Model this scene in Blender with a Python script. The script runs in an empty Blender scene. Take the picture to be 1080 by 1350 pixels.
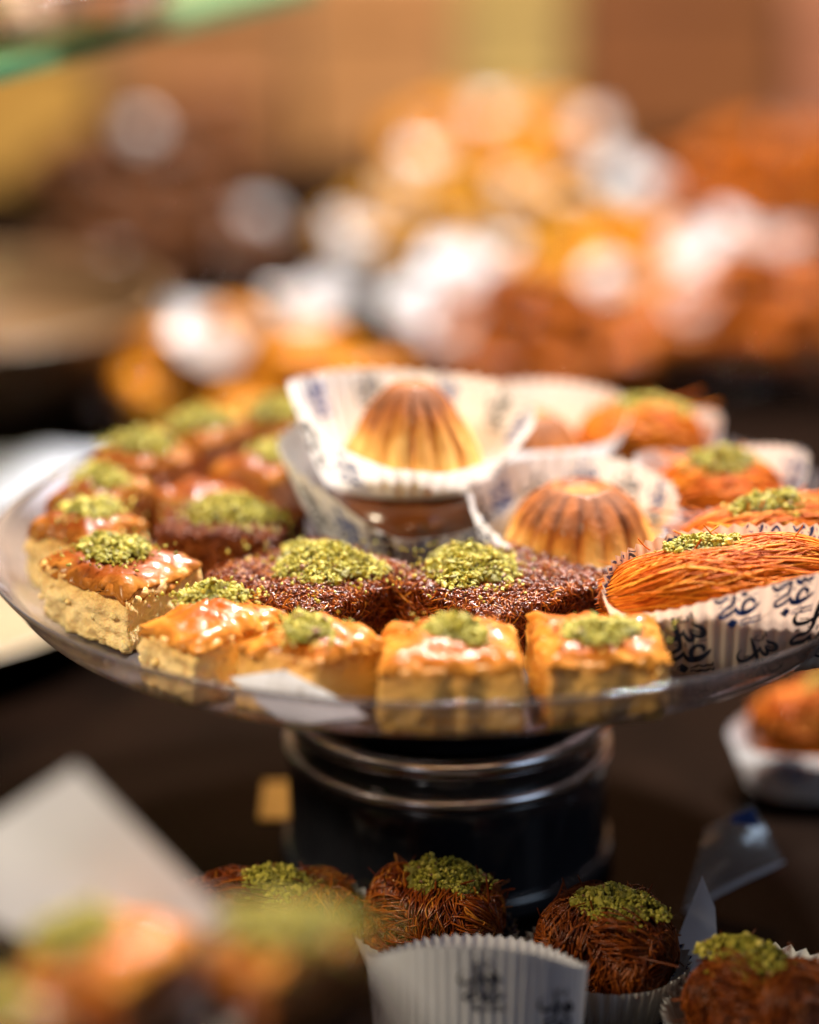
import bpy, bmesh, math, random
import numpy as np
from mathutils import Vector, noise, Matrix

# ------------------------------------------------------------------ scene, camera, light
scene = bpy.context.scene
COL = scene.collection
S = 0.01                                    # all builders below work in centimetres
R = math.radians
PI = math.pi

cam_d = bpy.data.cameras.new('camera')
cam = bpy.data.objects.new('camera', cam_d)
COL.objects.link(cam)
scene.camera = cam
cam.location = (-0.0091, -0.715, 0.3548)
cam.rotation_euler = (R(90 - 18.4), 0, 0)
cam_d.sensor_fit = 'VERTICAL'
cam_d.sensor_height = 36.0
cam_d.lens = 36.0 * 3175.0 / 1350.0
cam_d.clip_start = 0.01
cam_d.clip_end = 50
cam_d.dof.use_dof = True
cam_d.dof.focus_distance = 0.690
cam_d.dof.aperture_fstop = 2.45

w = bpy.data.worlds.new('World')
scene.world = w
w.use_nodes = True
w.node_tree.nodes['Background'].inputs[0].default_value = (1.0, 0.72, 0.50, 1)
w.node_tree.nodes['Background'].inputs[1].default_value = 0.03

def area(name, loc, target, size, power, color):
    d = bpy.data.lights.new(name, 'AREA')
    d.shape = 'DISK'
    d.size = size
    d.energy = power
    d.color = color
    o = bpy.data.objects.new(name, d)
    COL.objects.link(o)
    o.location = [c * S for c in loc]
    v = Vector(target) - Vector(loc)
    o.rotation_euler = v.to_track_quat('-Z', 'Y').to_euler()
    return o

area('ceiling_lamp', (30, 48, 97), (2, -2, 10), 0.12, 44.0, (1.0, 0.95, 0.90))
area('side_lamp', (-58, -38, 64), (-4, -8, 10), 0.18, 8.6, (1.0, 0.82, 0.57))
area('window_light', (105, -70, 70), (4, -6, 8), 0.60, 2.3, (0.60, 0.77, 1.0))
area('rear_lamp', (6, 84, 120), (6, 84, 0), 0.22, 62.0, (1.0, 0.91, 0.80))
area('wall_lamp', (-8, 104, 95), (0, 146, 4), 0.30, 3.0, (1.0, 0.80, 0.56))

scene.view_settings.view_transform = 'Standard'
scene.view_settings.look = 'None'
scene.view_settings.gamma = 1.0
scene.view_settings.exposure = -0.22
scene.view_settings.use_curve_mapping = False
scene.render.engine = 'CYCLES'
scene.cycles.use_denoising = True
scene.cycles.max_bounces = 10
scene.cycles.transmission_bounces = 10
scene.cycles.transparent_max_bounces = 12
scene.cycles.sample_clamp_indirect = 6.0
scene.cycles.caustics_refractive = False
scene.cycles.caustics_reflective = False

# ------------------------------------------------------------------ materials
MATS = {}

def ramp(nt, stops):
    n = nt.nodes.new('ShaderNodeValToRGB')
    e = n.color_ramp.elements
    while len(e) < len(stops):
        e.new(0.5)
    for el, (p, c) in zip(e, stops):
        el.position = p
        el.color = (*c, 1)
    return n

def mat(name, stops, scale=1.0, rough=0.5, bump=0.0, bscale=6.0, coat=0.0, coat_rough=0.1,
        sss=0.0, metallic=0.0, attr=None, attr_mix=None, detail=5.0, rough_var=0.0, spec=0.5, distort=0.0,
        stretch=None):
    """stops: noise colour ramp; attr: mesh attribute driving a second ramp attr_mix"""
    m = bpy.data.materials.new(name)
    m.use_nodes = True
    nt = m.node_tree
    N, L = nt.nodes, nt.links
    b = N['Principled BSDF']
    tc = N.new('ShaderNodeTexCoord')
    src = tc.outputs['Object']
    if stretch:
        mp = N.new('ShaderNodeMapping')
        mp.inputs['Scale'].default_value = stretch
        L.new(src, mp.inputs['Vector'])
        src = mp.outputs[0]
    nz = N.new('ShaderNodeTexNoise')
    nz.inputs['Scale'].default_value = scale * 100
    nz.inputs['Detail'].default_value = detail
    nz.inputs['Distortion'].default_value = distort
    L.new(src, nz.inputs['Vector'])
    r = ramp(nt, stops)
    L.new(nz.outputs['Fac'], r.inputs[0])
    col = r.outputs[0]
    if attr:
        a = N.new('ShaderNodeAttribute')
        a.attribute_name = attr
        r2 = ramp(nt, attr_mix[0])
        mth = N.new('ShaderNodeMath')
        mth.operation = 'MULTIPLY_ADD'
        mth.inputs[1].default_value = attr_mix[2]
        mth.inputs[2].default_value = -0.5 * attr_mix[2]
        L.new(nz.outputs['Fac'], mth.inputs[0])
        add = N.new('ShaderNodeMath')
        add.operation = 'ADD'
        L.new(a.outputs['Fac'], add.inputs[0])
        L.new(mth.outputs[0], add.inputs[1])
        L.new(add.outputs[0], r2.inputs[0])
        mx = N.new('ShaderNodeMix')
        mx.data_type = 'RGBA'
        mx.inputs[0].default_value = attr_mix[1]
        L.new(col, mx.inputs[6])
        L.new(r2.outputs[0], mx.inputs[7])
        col = mx.outputs[2]
    L.new(col, b.inputs['Base Color'])
    b.inputs['Roughness'].default_value = rough
    if rough_var:
        mr = N.new('ShaderNodeMapRange')
        mr.inputs[3].default_value = max(0.02, rough - rough_var)
        mr.inputs[4].default_value = min(1, rough + rough_var)
        n3 = N.new('ShaderNodeTexNoise')
        n3.inputs['Scale'].default_value = scale * 230
        L.new(src, n3.inputs['Vector'])
        L.new(n3.outputs['Fac'], mr.inputs[0])
        L.new(mr.outputs[0], b.inputs['Roughness'])
    b.inputs['Specular IOR Level'].default_value = spec
    b.inputs['Metallic'].default_value = metallic
    b.inputs['Coat Weight'].default_value = coat
    b.inputs['Coat Roughness'].default_value = coat_rough
    if sss:
        b.inputs['Subsurface Weight'].default_value = sss
        b.inputs['Subsurface Radius'].default_value = (1.0, 0.5, 0.2)
        b.inputs['Subsurface Scale'].default_value = 0.003
    if bump:
        n2 = N.new('ShaderNodeTexNoise')
        n2.inputs['Scale'].default_value = bscale * 100
        n2.inputs['Detail'].default_value = 6
        L.new(src, n2.inputs['Vector'])
        bp = N.new('ShaderNodeBump')
        bp.inputs['Strength'].default_value = bump
        bp.inputs['Distance'].default_value = 0.001
        L.new(n2.outputs['Fac'], bp.inputs['Height'])
        L.new(bp.outputs[0], b.inputs['Normal'])
    MATS[name] = m
    return m

def c8(r, g, b):
    f = lambda v: (v / 255 / 12.92) if v <= 10 else (((v / 255) + 0.055) / 1.055) ** 2.4
    return (f(r), f(g), f(b))

mat('crumb_body', [(0.3, (0.84, 0.52, 0.17)), (0.5, (0.93, 0.66, 0.29)), (0.75, (0.96, 0.75, 0.40))], scale=1.3, rough=0.55,
    bump=0.8, bscale=9, sss=0.3, coat=0.08, coat_rough=0.25, spec=0.3, attr='bake',
    attr_mix=([(0.62, (0.94, 0.69, 0.33)), (0.86, (0.86, 0.49, 0.13)), (1.0, (0.56, 0.20, 0.026))], 0.6, 0.5))
mat('crust', [(0.3, (0.08, 0.014, 0.002)), (0.5, (0.17, 0.034, 0.004)), (0.72, (0.30, 0.080, 0.010))], scale=0.55, rough=0.38,
    bump=0.6, bscale=2.6, coat=0.14, coat_rough=0.06, spec=0.10, attr='edge',
    attr_mix=([(0.0, (0.11, 0.022, 0.003)), (0.72, (0.19, 0.042, 0.005)), (1.0, (0.46, 0.18, 0.026))], 0.6, 0.55), rough_var=0.15)
mat('crust_orange', [(0.3, (0.16, 0.028, 0.003)), (0.5, (0.36, 0.080, 0.007)), (0.72, (0.58, 0.20, 0.022))], scale=0.6, rough=0.35,
    bump=0.6, bscale=2.6, coat=0.14, coat_rough=0.06, spec=0.10, attr='edge',
    attr_mix=([(0.0, (0.30, 0.06, 0.006)), (0.7, (0.46, 0.115, 0.010)), (1.0, (0.66, 0.30, 0.05))], 0.6, 0.6), rough_var=0.15)
mat('brown_body', [(0.3, (0.20, 0.05, 0.010)), (0.55, (0.36, 0.11, 0.018)), (0.8, (0.50, 0.20, 0.04))], scale=1.2, rough=0.45,
    bump=0.7, bscale=8, coat=0.35, coat_rough=0.2)
mat('tan_body', [(0.3, (0.64, 0.33, 0.085)), (0.5, (0.76, 0.46, 0.15)), (0.78, (0.84, 0.57, 0.23))], scale=0.9, rough=0.42,
    bump=0.5, bscale=8, sss=0.25, coat=0.1, coat_rough=0.2, spec=0.3, attr='bake',
    attr_mix=([(0.5, (0.78, 0.50, 0.15)), (0.8, (0.70, 0.33, 0.055)), (1.0, (0.60, 0.19, 0.02))], 0.6, 0.6))
mat('dark_strand', [(0.3, (0.0900, 0.0126, 0.0027)), (0.5, (0.1980, 0.0324, 0.0045)), (0.75, (0.3600, 0.0765, 0.0090))], scale=1.6, rough=0.3,
    coat=0.14, coat_rough=0.08, spec=0.22, attr='tint', attr_mix=([(0.0, (0.035, 0.005, 0.001)), (0.55, (0.17, 0.028, 0.002)), (0.85, (0.40, 0.10, 0.008)), (1.0, (0.62, 0.26, 0.03))], 0.7, 0.3))
mat('dark_core', [(0.3, (0.055, 0.012, 0.004)), (0.7, (0.14, 0.03, 0.006))], scale=2, rough=0.6, bump=0.8, bscale=10, coat=0.0, spec=0.1)
mat('red_strand', [(0.3, (0.1290, 0.0223, 0.0040)), (0.5, (0.2083, 0.0471, 0.0065)), (0.75, (0.2728, 0.0843, 0.0129))], scale=1.3, rough=0.35,
    coat=0.05, coat_rough=0.12, spec=0.2, attr='tint', attr_mix=([(0.0, (0.035, 0.005, 0.001)), (0.6, (0.14, 0.026, 0.003)), (1.0, (0.34, 0.09, 0.012))], 0.7, 0.3))
mat('orange_strand', [(0.28, (0.36, 0.060, 0.004)), (0.5, (0.56, 0.13, 0.007)), (0.75, (0.70, 0.24, 0.018))], scale=0.8, rough=0.55,
    coat=0.0, spec=0.10, stretch=(0.35, 1.0, 1.0), attr='tint', attr_mix=([(0.0, (0.30, 0.044, 0.002)), (0.4, (0.54, 0.115, 0.005)), (0.8, (0.68, 0.20, 0.012)), (1.0, (0.80, 0.38, 0.05))], 0.75, 0.3))
mat('orange_core', [(0.3, (0.14, 0.022, 0.003)), (0.7, (0.30, 0.065, 0.006))], scale=1.5, rough=0.4, bump=0.6, bscale=8, coat=0.4)
mat('pistachio', [(0.3, (0.20, 0.165, 0.008)), (0.6, (0.34, 0.28, 0.02))], scale=3, rough=0.62, bump=0.5, bscale=14, sss=0.12,
    attr='tint', attr_mix=([(0.0, (0.085, 0.070, 0.003)), (0.35, (0.215, 0.195, 0.010)), (0.68, (0.40, 0.355, 0.030)), (0.90, (0.64, 0.53, 0.10)), (0.985, (0.62, 0.50, 0.12)), (1.0, (0.20, 0.075, 0.05))], 0.92, 0.05))
mat('peach_dough', [(0.3, (0.60, 0.28, 0.14)), (0.7, (0.78, 0.46, 0.28))], scale=0.5, rough=0.45, coat=0.2)
mat('kernel', [(0.3, (0.62, 0.34, 0.03)), (0.7, (0.75, 0.48, 0.06))], scale=2, rough=0.5, bump=0.4)
mat('maamoul', [(0.3, (0.60, 0.27, 0.06)), (0.5, (0.74, 0.40, 0.11)), (0.75, (0.82, 0.52, 0.18))], scale=1.2, rough=0.58,
    bump=1.0, bscale=9, coat=0.06, coat_rough=0.10, sss=0.1, spec=0.16, attr='bake',
    attr_mix=([(0.05, (0.76, 0.43, 0.12)), (0.32, (0.60, 0.24, 0.04)), (0.58, (0.36, 0.09, 0.010)), (0.9, (0.12, 0.02, 0.004))], 0.92, 0.95))
mat('chocolate', [(0.3, (0.0960, 0.0240, 0.0064)), (0.7, (0.1920, 0.0600, 0.0128))], scale=1.0, rough=0.22, bump=0.15, bscale=4, coat=0.6)
mat('cocoa', [(0.3, (0.035, 0.011, 0.003)), (0.7, (0.075, 0.024, 0.006))], scale=0.8, rough=0.5, coat=0.1, spec=0.1)
mat('ink_blue', [(0.3, (0.012, 0.05, 0.26)), (0.7, (0.02, 0.08, 0.36))], scale=4, rough=0.5)
mat('ink_navy', [(0.3, (0.010, 0.013, 0.028)), (0.7, (0.022, 0.028, 0.05))], scale=4, rough=0.5)
mat('table', [(0.35, (0.003, 0.0018, 0.0014)), (0.7, (0.007, 0.0036, 0.0024))], scale=0.15, rough=0.26, bump=0.04, bscale=3, rough_var=0.07, spec=0.03)
def table_mat():
    m = MATS['table']
    nt = m.node_tree
    N, L = nt.nodes, nt.links
    b = N['Principled BSDF']
    b.inputs['Specular IOR Level'].default_value = 0.0
    b.inputs['Roughness'].default_value = 1.0
    for l in list(b.inputs['Roughness'].links): L.remove(l)
    g = N.new('ShaderNodeBsdfGlossy')
    g.inputs['Roughness'].default_value = 0.18
    g.inputs['Color'].default_value = (0.9, 0.75, 0.65, 1)
    mx = N.new('ShaderNodeMixShader')
    mx.inputs[0].default_value = 0.02
    L.new(b.outputs[0], mx.inputs[1]); L.new(g.outputs[0], mx.inputs[2])
    L.new(mx.outputs[0], N['Material Output'].inputs[0])
table_mat()
mat('black_gloss', [(0.3, (0.012, 0.013, 0.018)), (0.7, (0.022, 0.024, 0.032))], scale=0.6, rough=0.16, coat=0.8, coat_rough=0.08, rough_var=0.06)
mat('steel_ring', [(0.3, (0.66, 0.65, 0.68)), (0.7, (0.78, 0.76, 0.78))], scale=0.8, rough=0.2, metallic=1.0, rough_var=0.08)
mat('chrome', [(0.3, (0.62, 0.62, 0.64)), (0.7, (0.75, 0.75, 0.76))], scale=0.8, rough=0.15, metallic=1.0)
mat('gold_board', [(0.3, (0.36, 0.20, 0.035)), (0.7, (0.52, 0.32, 0.08)) ], scale=0.8, rough=0.32, metallic=1.0, bump=0.4, bscale=2)
mat('beige_ceramic', [(0.3, (0.36, 0.27, 0.17)), (0.7, (0.46, 0.36, 0.23))], scale=0.3, rough=0.3, coat=0.4)
mat('tan_ceramic', [(0.3, (0.0975, 0.0510, 0.0210)), (0.7, (0.1425, 0.0788, 0.0338)) ], scale=0.3, rough=0.4, coat=0.3)
mat('white_ceramic', [(0.3, (0.72, 0.70, 0.66)), (0.7, (0.80, 0.78, 0.74))], scale=0.3, rough=0.25, coat=0.4)
mat('golden_pastry', [(0.3, (0.20, 0.050, 0.001)), (0.5, (0.38, 0.13, 0.003)), (0.75, (0.54, 0.25, 0.012))], scale=0.6, rough=0.45, coat=0.12, spec=0.08,
    coat_rough=0.05, bump=0.5, bscale=5)
mat('yellow_pastry', [(0.3, (0.1360, 0.0467, 0.0026)), (0.5, (0.2720, 0.1190, 0.0068)), (0.75, (0.4250, 0.2295, 0.0213))], scale=0.6, rough=0.45, coat=0.12, spec=0.08,
    coat_rough=0.05, bump=0.5, bscale=5)
mat('amber_pastry', [(0.3, (0.09, 0.016, 0.001)), (0.5, (0.20, 0.046, 0.002)), (0.75, (0.36, 0.11, 0.006))], scale=0.6, rough=0.45, coat=0.12, spec=0.08,
    coat_rough=0.05, bump=0.5, bscale=5)
mat('wood_riser', [(0.3, (0.10, 0.042, 0.016)), (0.5, (0.16, 0.068, 0.024)), (0.75, (0.21, 0.095, 0.036))], scale=0.12, rough=0.4, bump=0.2,
    bscale=1.5, stretch=(0.15, 1, 1), coat=0.2)
mat('wall_peach', [(0.3, (0.2625, 0.1365, 0.0630)), (0.7, (0.2940, 0.1575, 0.0788))], scale=0.06, rough=0.8, bump=0.1, bscale=2)
mat('box_yellow', [(0.3, (0.2970, 0.1980, 0.0585)), (0.7, (0.3240, 0.2250, 0.0765))], scale=0.1, rough=0.5)
mat('box_brown', [(0.3, (0.1260, 0.0393, 0.0084)), (0.7, (0.1575, 0.0525, 0.0126))], scale=0.1, rough=0.5)
mat('box_salmon', [(0.3, (0.3150, 0.1125, 0.0562)), (0.7, (0.3488, 0.1406, 0.0731))], scale=0.1, rough=0.5)
mat('box_tan', [(0.3, (0.1950, 0.0825, 0.0263)), (0.7, (0.2475, 0.1125, 0.0375)) ], scale=0.1, rough=0.5)
mat('box_gold', [(0.3, (0.3300, 0.1650, 0.0263)), (0.7, (0.3900, 0.2175, 0.0450)) ], scale=0.1, rough=0.5)
mat('box_cream', [(0.3, (0.2592, 0.1152, 0.0360)), (0.7, (0.3168, 0.1512, 0.0540)) ], scale=0.1, rough=0.5)

def paper_mat(name, base, trans, tw, bump=0.15):
    m = bpy.data.materials.new(name)
    m.use_nodes = True
    nt = m.node_tree
    N, L = nt.nodes, nt.links
    b = N['Principled BSDF']
    tc = N.new('ShaderNodeTexCoord')
    nz = N.new('ShaderNodeTexNoise')
    nz.inputs['Scale'].default_value = 60
    nz.inputs['Detail'].default_value = 6
    L.new(tc.outputs['Object'], nz.inputs['Vector'])
    r = ramp(nt, [(0.3, tuple(v * 0.90 for v in base)), (0.7, base)])
    L.new(nz.outputs['Fac'], r.inputs[0])
    L.new(r.outputs[0], b.inputs['Base Color'])
    b.inputs['Roughness'].default_value = 0.55
    t = N.new('ShaderNodeBsdfTranslucent')
    t.inputs[0].default_value = (*trans, 1)
    mx = N.new('ShaderNodeMixShader')
    mx.inputs[0].default_value = tw
    L.new(b.outputs[0], mx.inputs[1])
    L.new(t.outputs[0], mx.inputs[2])
    L.new(mx.outputs[0], N['Material Output'].inputs[0])
    n2 = N.new('ShaderNodeTexNoise')
    n2.inputs['Scale'].default_value = 150
    L.new(tc.outputs['Object'], n2.inputs['Vector'])
    bp = N.new('ShaderNodeBump')
    bp.inputs['Strength'].default_value = bump
    bp.inputs['Distance'].default_value = 0.001
    L.new(n2.outputs['Fac'], bp.inputs['Height'])
    L.new(bp.outputs[0], b.inputs['Normal'])
    MATS[name] = m
    return m

paper_mat('paper', (0.86, 0.885, 0.93), (0.80, 0.78, 0.78), 0.25)
paper_mat('paper_oiled', (0.72, 0.63, 0.56), (0.75, 0.55, 0.42), 0.32)
paper_mat('napkin_paper', (0.78, 0.82, 0.94), (0.7, 0.68, 0.66), 0.20)

def glass_mat(name, color, rough, ior, clear=0.0):
    m = bpy.data.materials.new(name)
    m.use_nodes = True
    nt = m.node_tree
    b = nt.nodes['Principled BSDF']
    b.inputs['Base Color'].default_value = (*color, 1)
    b.inputs['Roughness'].default_value = rough
    b.inputs['IOR'].default_value = ior
    b.inputs['Transmission Weight'].default_value = 1.0
    tc = nt.nodes.new('ShaderNodeTexCoord')
    nz = nt.nodes.new('ShaderNodeTexNoise')
    nz.inputs['Scale'].default_value = 40
    nt.links.new(tc.outputs['Object'], nz.inputs['Vector'])
    mr = nt.nodes.new('ShaderNodeMapRange')
    mr.inputs[3].default_value = rough * 0.5
    mr.inputs[4].default_value = rough * 1.8
    nt.links.new(nz.outputs['Fac'], mr.inputs[0])
    nt.links.new(mr.outputs[0], b.inputs['Roughness'])
    if clear:
        N, L = nt.nodes, nt.links
        tr = N.new('ShaderNodeBsdfTransparent')
        tr.inputs[0].default_value = (0.94, 0.91, 0.95, 1)
        mx = N.new('ShaderNodeMixShader')
        mx.inputs[0].default_value = clear
        L.new(b.outputs[0], mx.inputs[1]); L.new(tr.outputs[0], mx.inputs[2])
        L.new(mx.outputs[0], N['Material Output'].inputs[0])
    MATS[name] = m
glass_mat('tray_acrylic', (0.86, 0.81, 0.88), 0.03, 1.46, 0.10)
MATS['tray_acrylic'].node_tree.nodes['Principled BSDF'].inputs['Transmission Weight'].default_value = 0.94
glass_mat('plate_acrylic', (0.90, 0.86, 0.84), 0.03, 1.46, 0.35)
glass_mat('shelf_glass', (0.36, 0.88, 0.44), 0.02, 1.45)
MATS['shelf_glass'].node_tree.nodes['Principled BSDF'].inputs['Transmission Weight'].default_value = 0.82

def cello_mat():
    m = bpy.data.materials.new('cellophane')
    m.use_nodes = True
    nt = m.node_tree
    N, L = nt.nodes, nt.links
    N.remove(N['Principled BSDF'])
    tr = N.new('ShaderNodeBsdfTransparent')
    tr.inputs[0].default_value = (0.93, 0.94, 0.96, 1)
    gl = N.new('ShaderNodeBsdfGlossy')
    gl.inputs['Roughness'].default_value = 0.16
    df = N.new('ShaderNodeBsdfDiffuse')
    df.inputs[0].default_value = (0.6, 0.62, 0.66, 1)
    tc = N.new('ShaderNodeTexCoord')
    nz = N.new('ShaderNodeTexNoise')
    nz.inputs['Scale'].default_value = 70
    L.new(tc.outputs['Object'], nz.inputs['Vector'])
    bp = N.new('ShaderNodeBump')
    bp.inputs['Strength'].default_value = 0.4
    bp.inputs['Distance'].default_value = 0.002
    L.new(nz.outputs['Fac'], bp.inputs['Height'])
    L.new(bp.outputs[0], gl.inputs['Normal'])
    m1 = N.new('ShaderNodeMixShader')
    m1.inputs[0].default_value = 0.5
    L.new(gl.outputs[0], m1.inputs[1])
    L.new(df.outputs[0], m1.inputs[2])
    m2 = N.new('ShaderNodeMixShader')
    m2.inputs[0].default_value = 0.45
    L.new(tr.outputs[0], m2.inputs[1])
    L.new(m1.outputs[0], m2.inputs[2])
    L.new(m2.outputs[0], N['Material Output'].inputs[0])
    MATS['cellophane'] = m
cello_mat()

# ------------------------------------------------------------------ object helpers
def link_mesh(name, V, F, material, parent=None, loc=(0, 0, 0), rotz=0.0, attrs=None, smooth=True):
    """V: (n,3) in cm, F: list of faces or (m,3|4) int array"""
    me = bpy.data.meshes.new(name)
    V = np.asarray(V, dtype=np.float64) * S
    if isinstance(F, np.ndarray):
        m, k = F.shape
        me.vertices.add(len(V))
        me.vertices.foreach_set('co', V.ravel())
        me.loops.add(m * k)
        me.loops.foreach_set('vertex_index', F.astype(np.int32).ravel())
        me.polygons.add(m)
        me.polygons.foreach_set('loop_start', np.arange(0, m * k, k, dtype=np.int32))
        me.update(calc_edges=True)
    else:
        me.from_pydata(V.tolist(), [], F)
        me.update()
    if material in ('tray_acrylic', 'plate_acrylic', 'shelf_glass'):
        bm = bmesh.new(); bm.from_mesh(me)
        bmesh.ops.remove_doubles(bm, verts=bm.verts[:], dist=1e-6)
        bmesh.ops.recalc_face_normals(bm, faces=bm.faces[:])
        bm.to_mesh(me); bm.free()
    me.polygons.foreach_set('use_smooth', np.full(len(me.polygons), smooth))
    me.materials.append(MATS[material])
    if attrs:
        for an, av in attrs.items():
            a = me.attributes.new(an, 'FLOAT', 'POINT')
            a.data.foreach_set('value', np.asarray(av, dtype=np.float32))
    o = bpy.data.objects.new(name, me)
    COL.objects.link(o)
    if parent is not None:
        o.parent = parent
    o.location = [c * S for c in loc]
    o.rotation_euler = (0, 0, rotz)
    return o

def tag(o, label=None, category=None, group=None, kind=None):
    if label: o['label'] = label
    if category: o['category'] = category
    if group: o['group'] = group
    if kind: o['kind'] = kind
    return o

def thing(name, label, category, loc, rotz=0.0, group=None, tilt=(0, 0)):
    o = bpy.data.objects.new(name, None)
    o.empty_display_size = 0.01
    COL.objects.link(o)
    o.location = [c * S for c in loc]
    o.rotation_euler = (tilt[0], tilt[1], rotz)
    return tag(o, label, category, group)

def copy_thing(src, loc, rotz=0.0, label=None, group=None, scale=1.0, tilt=(0, 0)):
    c = src.copy()
    COL.objects.link(c)
    c.location = [v * S for v in loc]
    c.rotation_euler = (tilt[0], tilt[1], rotz)
    c.scale = (scale, scale, scale)
    if label: c['label'] = label
    if group: c['group'] = group
    elif 'group' in c: del c['group']
    for ch in src.children:
        d = ch.copy()
        COL.objects.link(d)
        d.parent = c
        for gch in ch.children:
            e = gch.copy()
            COL.objects.link(e)
            e.parent = d
    return c

class Acc:
    """joins pieces of one part"""
    def __init__(self):
        self.V, self.F, self.n, self.A = [], [], 0, []
    def add(self, V, F, a=None):
        V = np.asarray(V, float)
        self.V.append(V)
        self.F += [tuple(i + self.n for i in f) for f in F]
        self.n += len(V)
        self.A.append(np.full(len(V), 0.0) if a is None else np.broadcast_to(np.asarray(a, float), (len(V),)))
    def build(self, name, material, parent=None, attr=None, **kw):
        return link_mesh(name, np.concatenate(self.V), self.F, material, parent,
                         attrs={attr: np.concatenate(self.A)} if attr else None, **kw)

def lathe(prof, n=96, closed=True):
    """prof: list of (r,z); closed loops the profile"""
    V, F = [], []
    m = len(prof)
    prof = [(0.0 if r < 0.02 else r, z) for r, z in prof]
    for i in range(n):
        a = 2 * PI * i / n
        for (r, z) in prof:
            V.append((r * math.cos(a), r * math.sin(a), z))
    for i in range(n):
        j = (i + 1) % n
        for k in range(m if closed else m - 1):
            l = (k + 1) % m
            F.append((i * m + k, j * m + k, j * m + l, i * m + l))
    return V, F

def smooth_prof(p, it=2, closed=False):
    for _ in range(it):
        q = []
        n = len(p)
        rng = range(n) if closed else range(n - 1)
        if not closed: q.append(p[0])
        for i in rng:
            a, b = p[i], p[(i + 1) % n]
            q.append(tuple(a[k] * .75 + b[k] * .25 for k in range(len(a))))
            q.append(tuple(a[k] * .25 + b[k] * .75 for k in range(len(a))))
        if not closed: q.append(p[-1])
        p = q
    return p

def box(x0, x1, y0, y1, z0, z1, bev=0.0):
    bm = bmesh.new()
    bmesh.ops.create_cube(bm, size=1)
    for v in bm.verts:
        v.co = ((x0 + x1) / 2 + v.co.x * (x1 - x0), (y0 + y1) / 2 + v.co.y * (y1 - y0), (z0 + z1) / 2 + v.co.z * (z1 - z0))
    if bev:
        bmesh.ops.bevel(bm, geom=bm.edges[:], offset=bev, segments=3, affect='EDGES', profile=0.5)
    V = [tuple(v.co) for v in bm.verts]
    bm.verts.index_update()
    F = [tuple(v.index for v in f.verts) for f in bm.faces]
    bm.free()
    return V, F

# icosahedron for crumbs
def ico(sub=1):
    bm = bmesh.new()
    bmesh.ops.create_icosphere(bm, subdivisions=sub, radius=1)
    V = np.array([tuple(v.co) for v in bm.verts])
    bm.verts.index_update()
    F = np.array([tuple(v.index for v in f.verts) for f in bm.faces])
    bm.free()
    return V, F
ICO1 = ico(1)
ICO2 = ico(2)

def crumbs_mesh(pos, rad, rng, tint=None, base=ICO1, jitter=0.35):
    """many small irregular lumps -> V, F, tint"""
    bv, bf = base
    n, k = len(pos), len(bv)
    sc = rad[:, None, None] * (1 + jitter * rng.uniform(-1, 1, (n, k, 1)))
    an = 1 + 0.55 * rng.uniform(-1, 1, (n, 1, 3))
    # random rotation about random axes (QR of gaussian)
    q, _ = np.linalg.qr(rng.normal(size=(n, 3, 3)))
    P = (bv[None] * an * sc)
    P = np.einsum('nij,nkj->nki', q, P) + pos[:, None, :]
    F = (bf[None] + (np.arange(n) * k)[:, None, None]).reshape(-1, 3)
    t = rng.uniform(0, 1, n) if tint is None else tint
    return P.reshape(-1, 3), F, np.repeat(t, k)

def strand_tint(rng, paths, sides=4):
    return np.repeat(rng.uniform(0, 1, len(paths)), paths.shape[1] * sides)

def tubes(paths, rad, sides=4, taper=True):
    """paths (n,m,3) -> V, F(quads)"""
    n, m, _ = paths.shape
    T = np.gradient(paths, axis=1)
    T /= np.linalg.norm(T, axis=2, keepdims=True) + 1e-9
    up = np.where(np.abs(T[..., 2:3]) > 0.9, np.array([1.0, 0, 0]), np.array([0, 0, 1.0]))
    A = np.cross(T, up); A /= np.linalg.norm(A, axis=2, keepdims=True) + 1e-9
    B = np.cross(T, A)
    rr = np.broadcast_to(np.asarray(rad, float).reshape(-1, 1), (n, m)).copy()
    if taper:
        rr[:, 0] *= 0.4; rr[:, -1] *= 0.4
    ang = np.arange(sides) * 2 * PI / sides
    P = paths[:, :, None, :] + rr[:, :, None, None] * (A[:, :, None, :] * np.cos(ang)[None, None, :, None] + B[:, :, None, :] * np.sin(ang)[None, None, :, None])
    V = P.reshape(-1, 3)
    i = np.arange(n)[:, None, None] * m * sides
    j = np.arange(m - 1)[None, :, None] * sides
    k = np.arange(sides)[None, None, :]
    k2 = (k + 1) % sides
    F = np.stack([i + j + k, i + j + k2, i + j + sides + k2, i + j + sides + k], -1).reshape(-1, 4)
    return V, F

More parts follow.
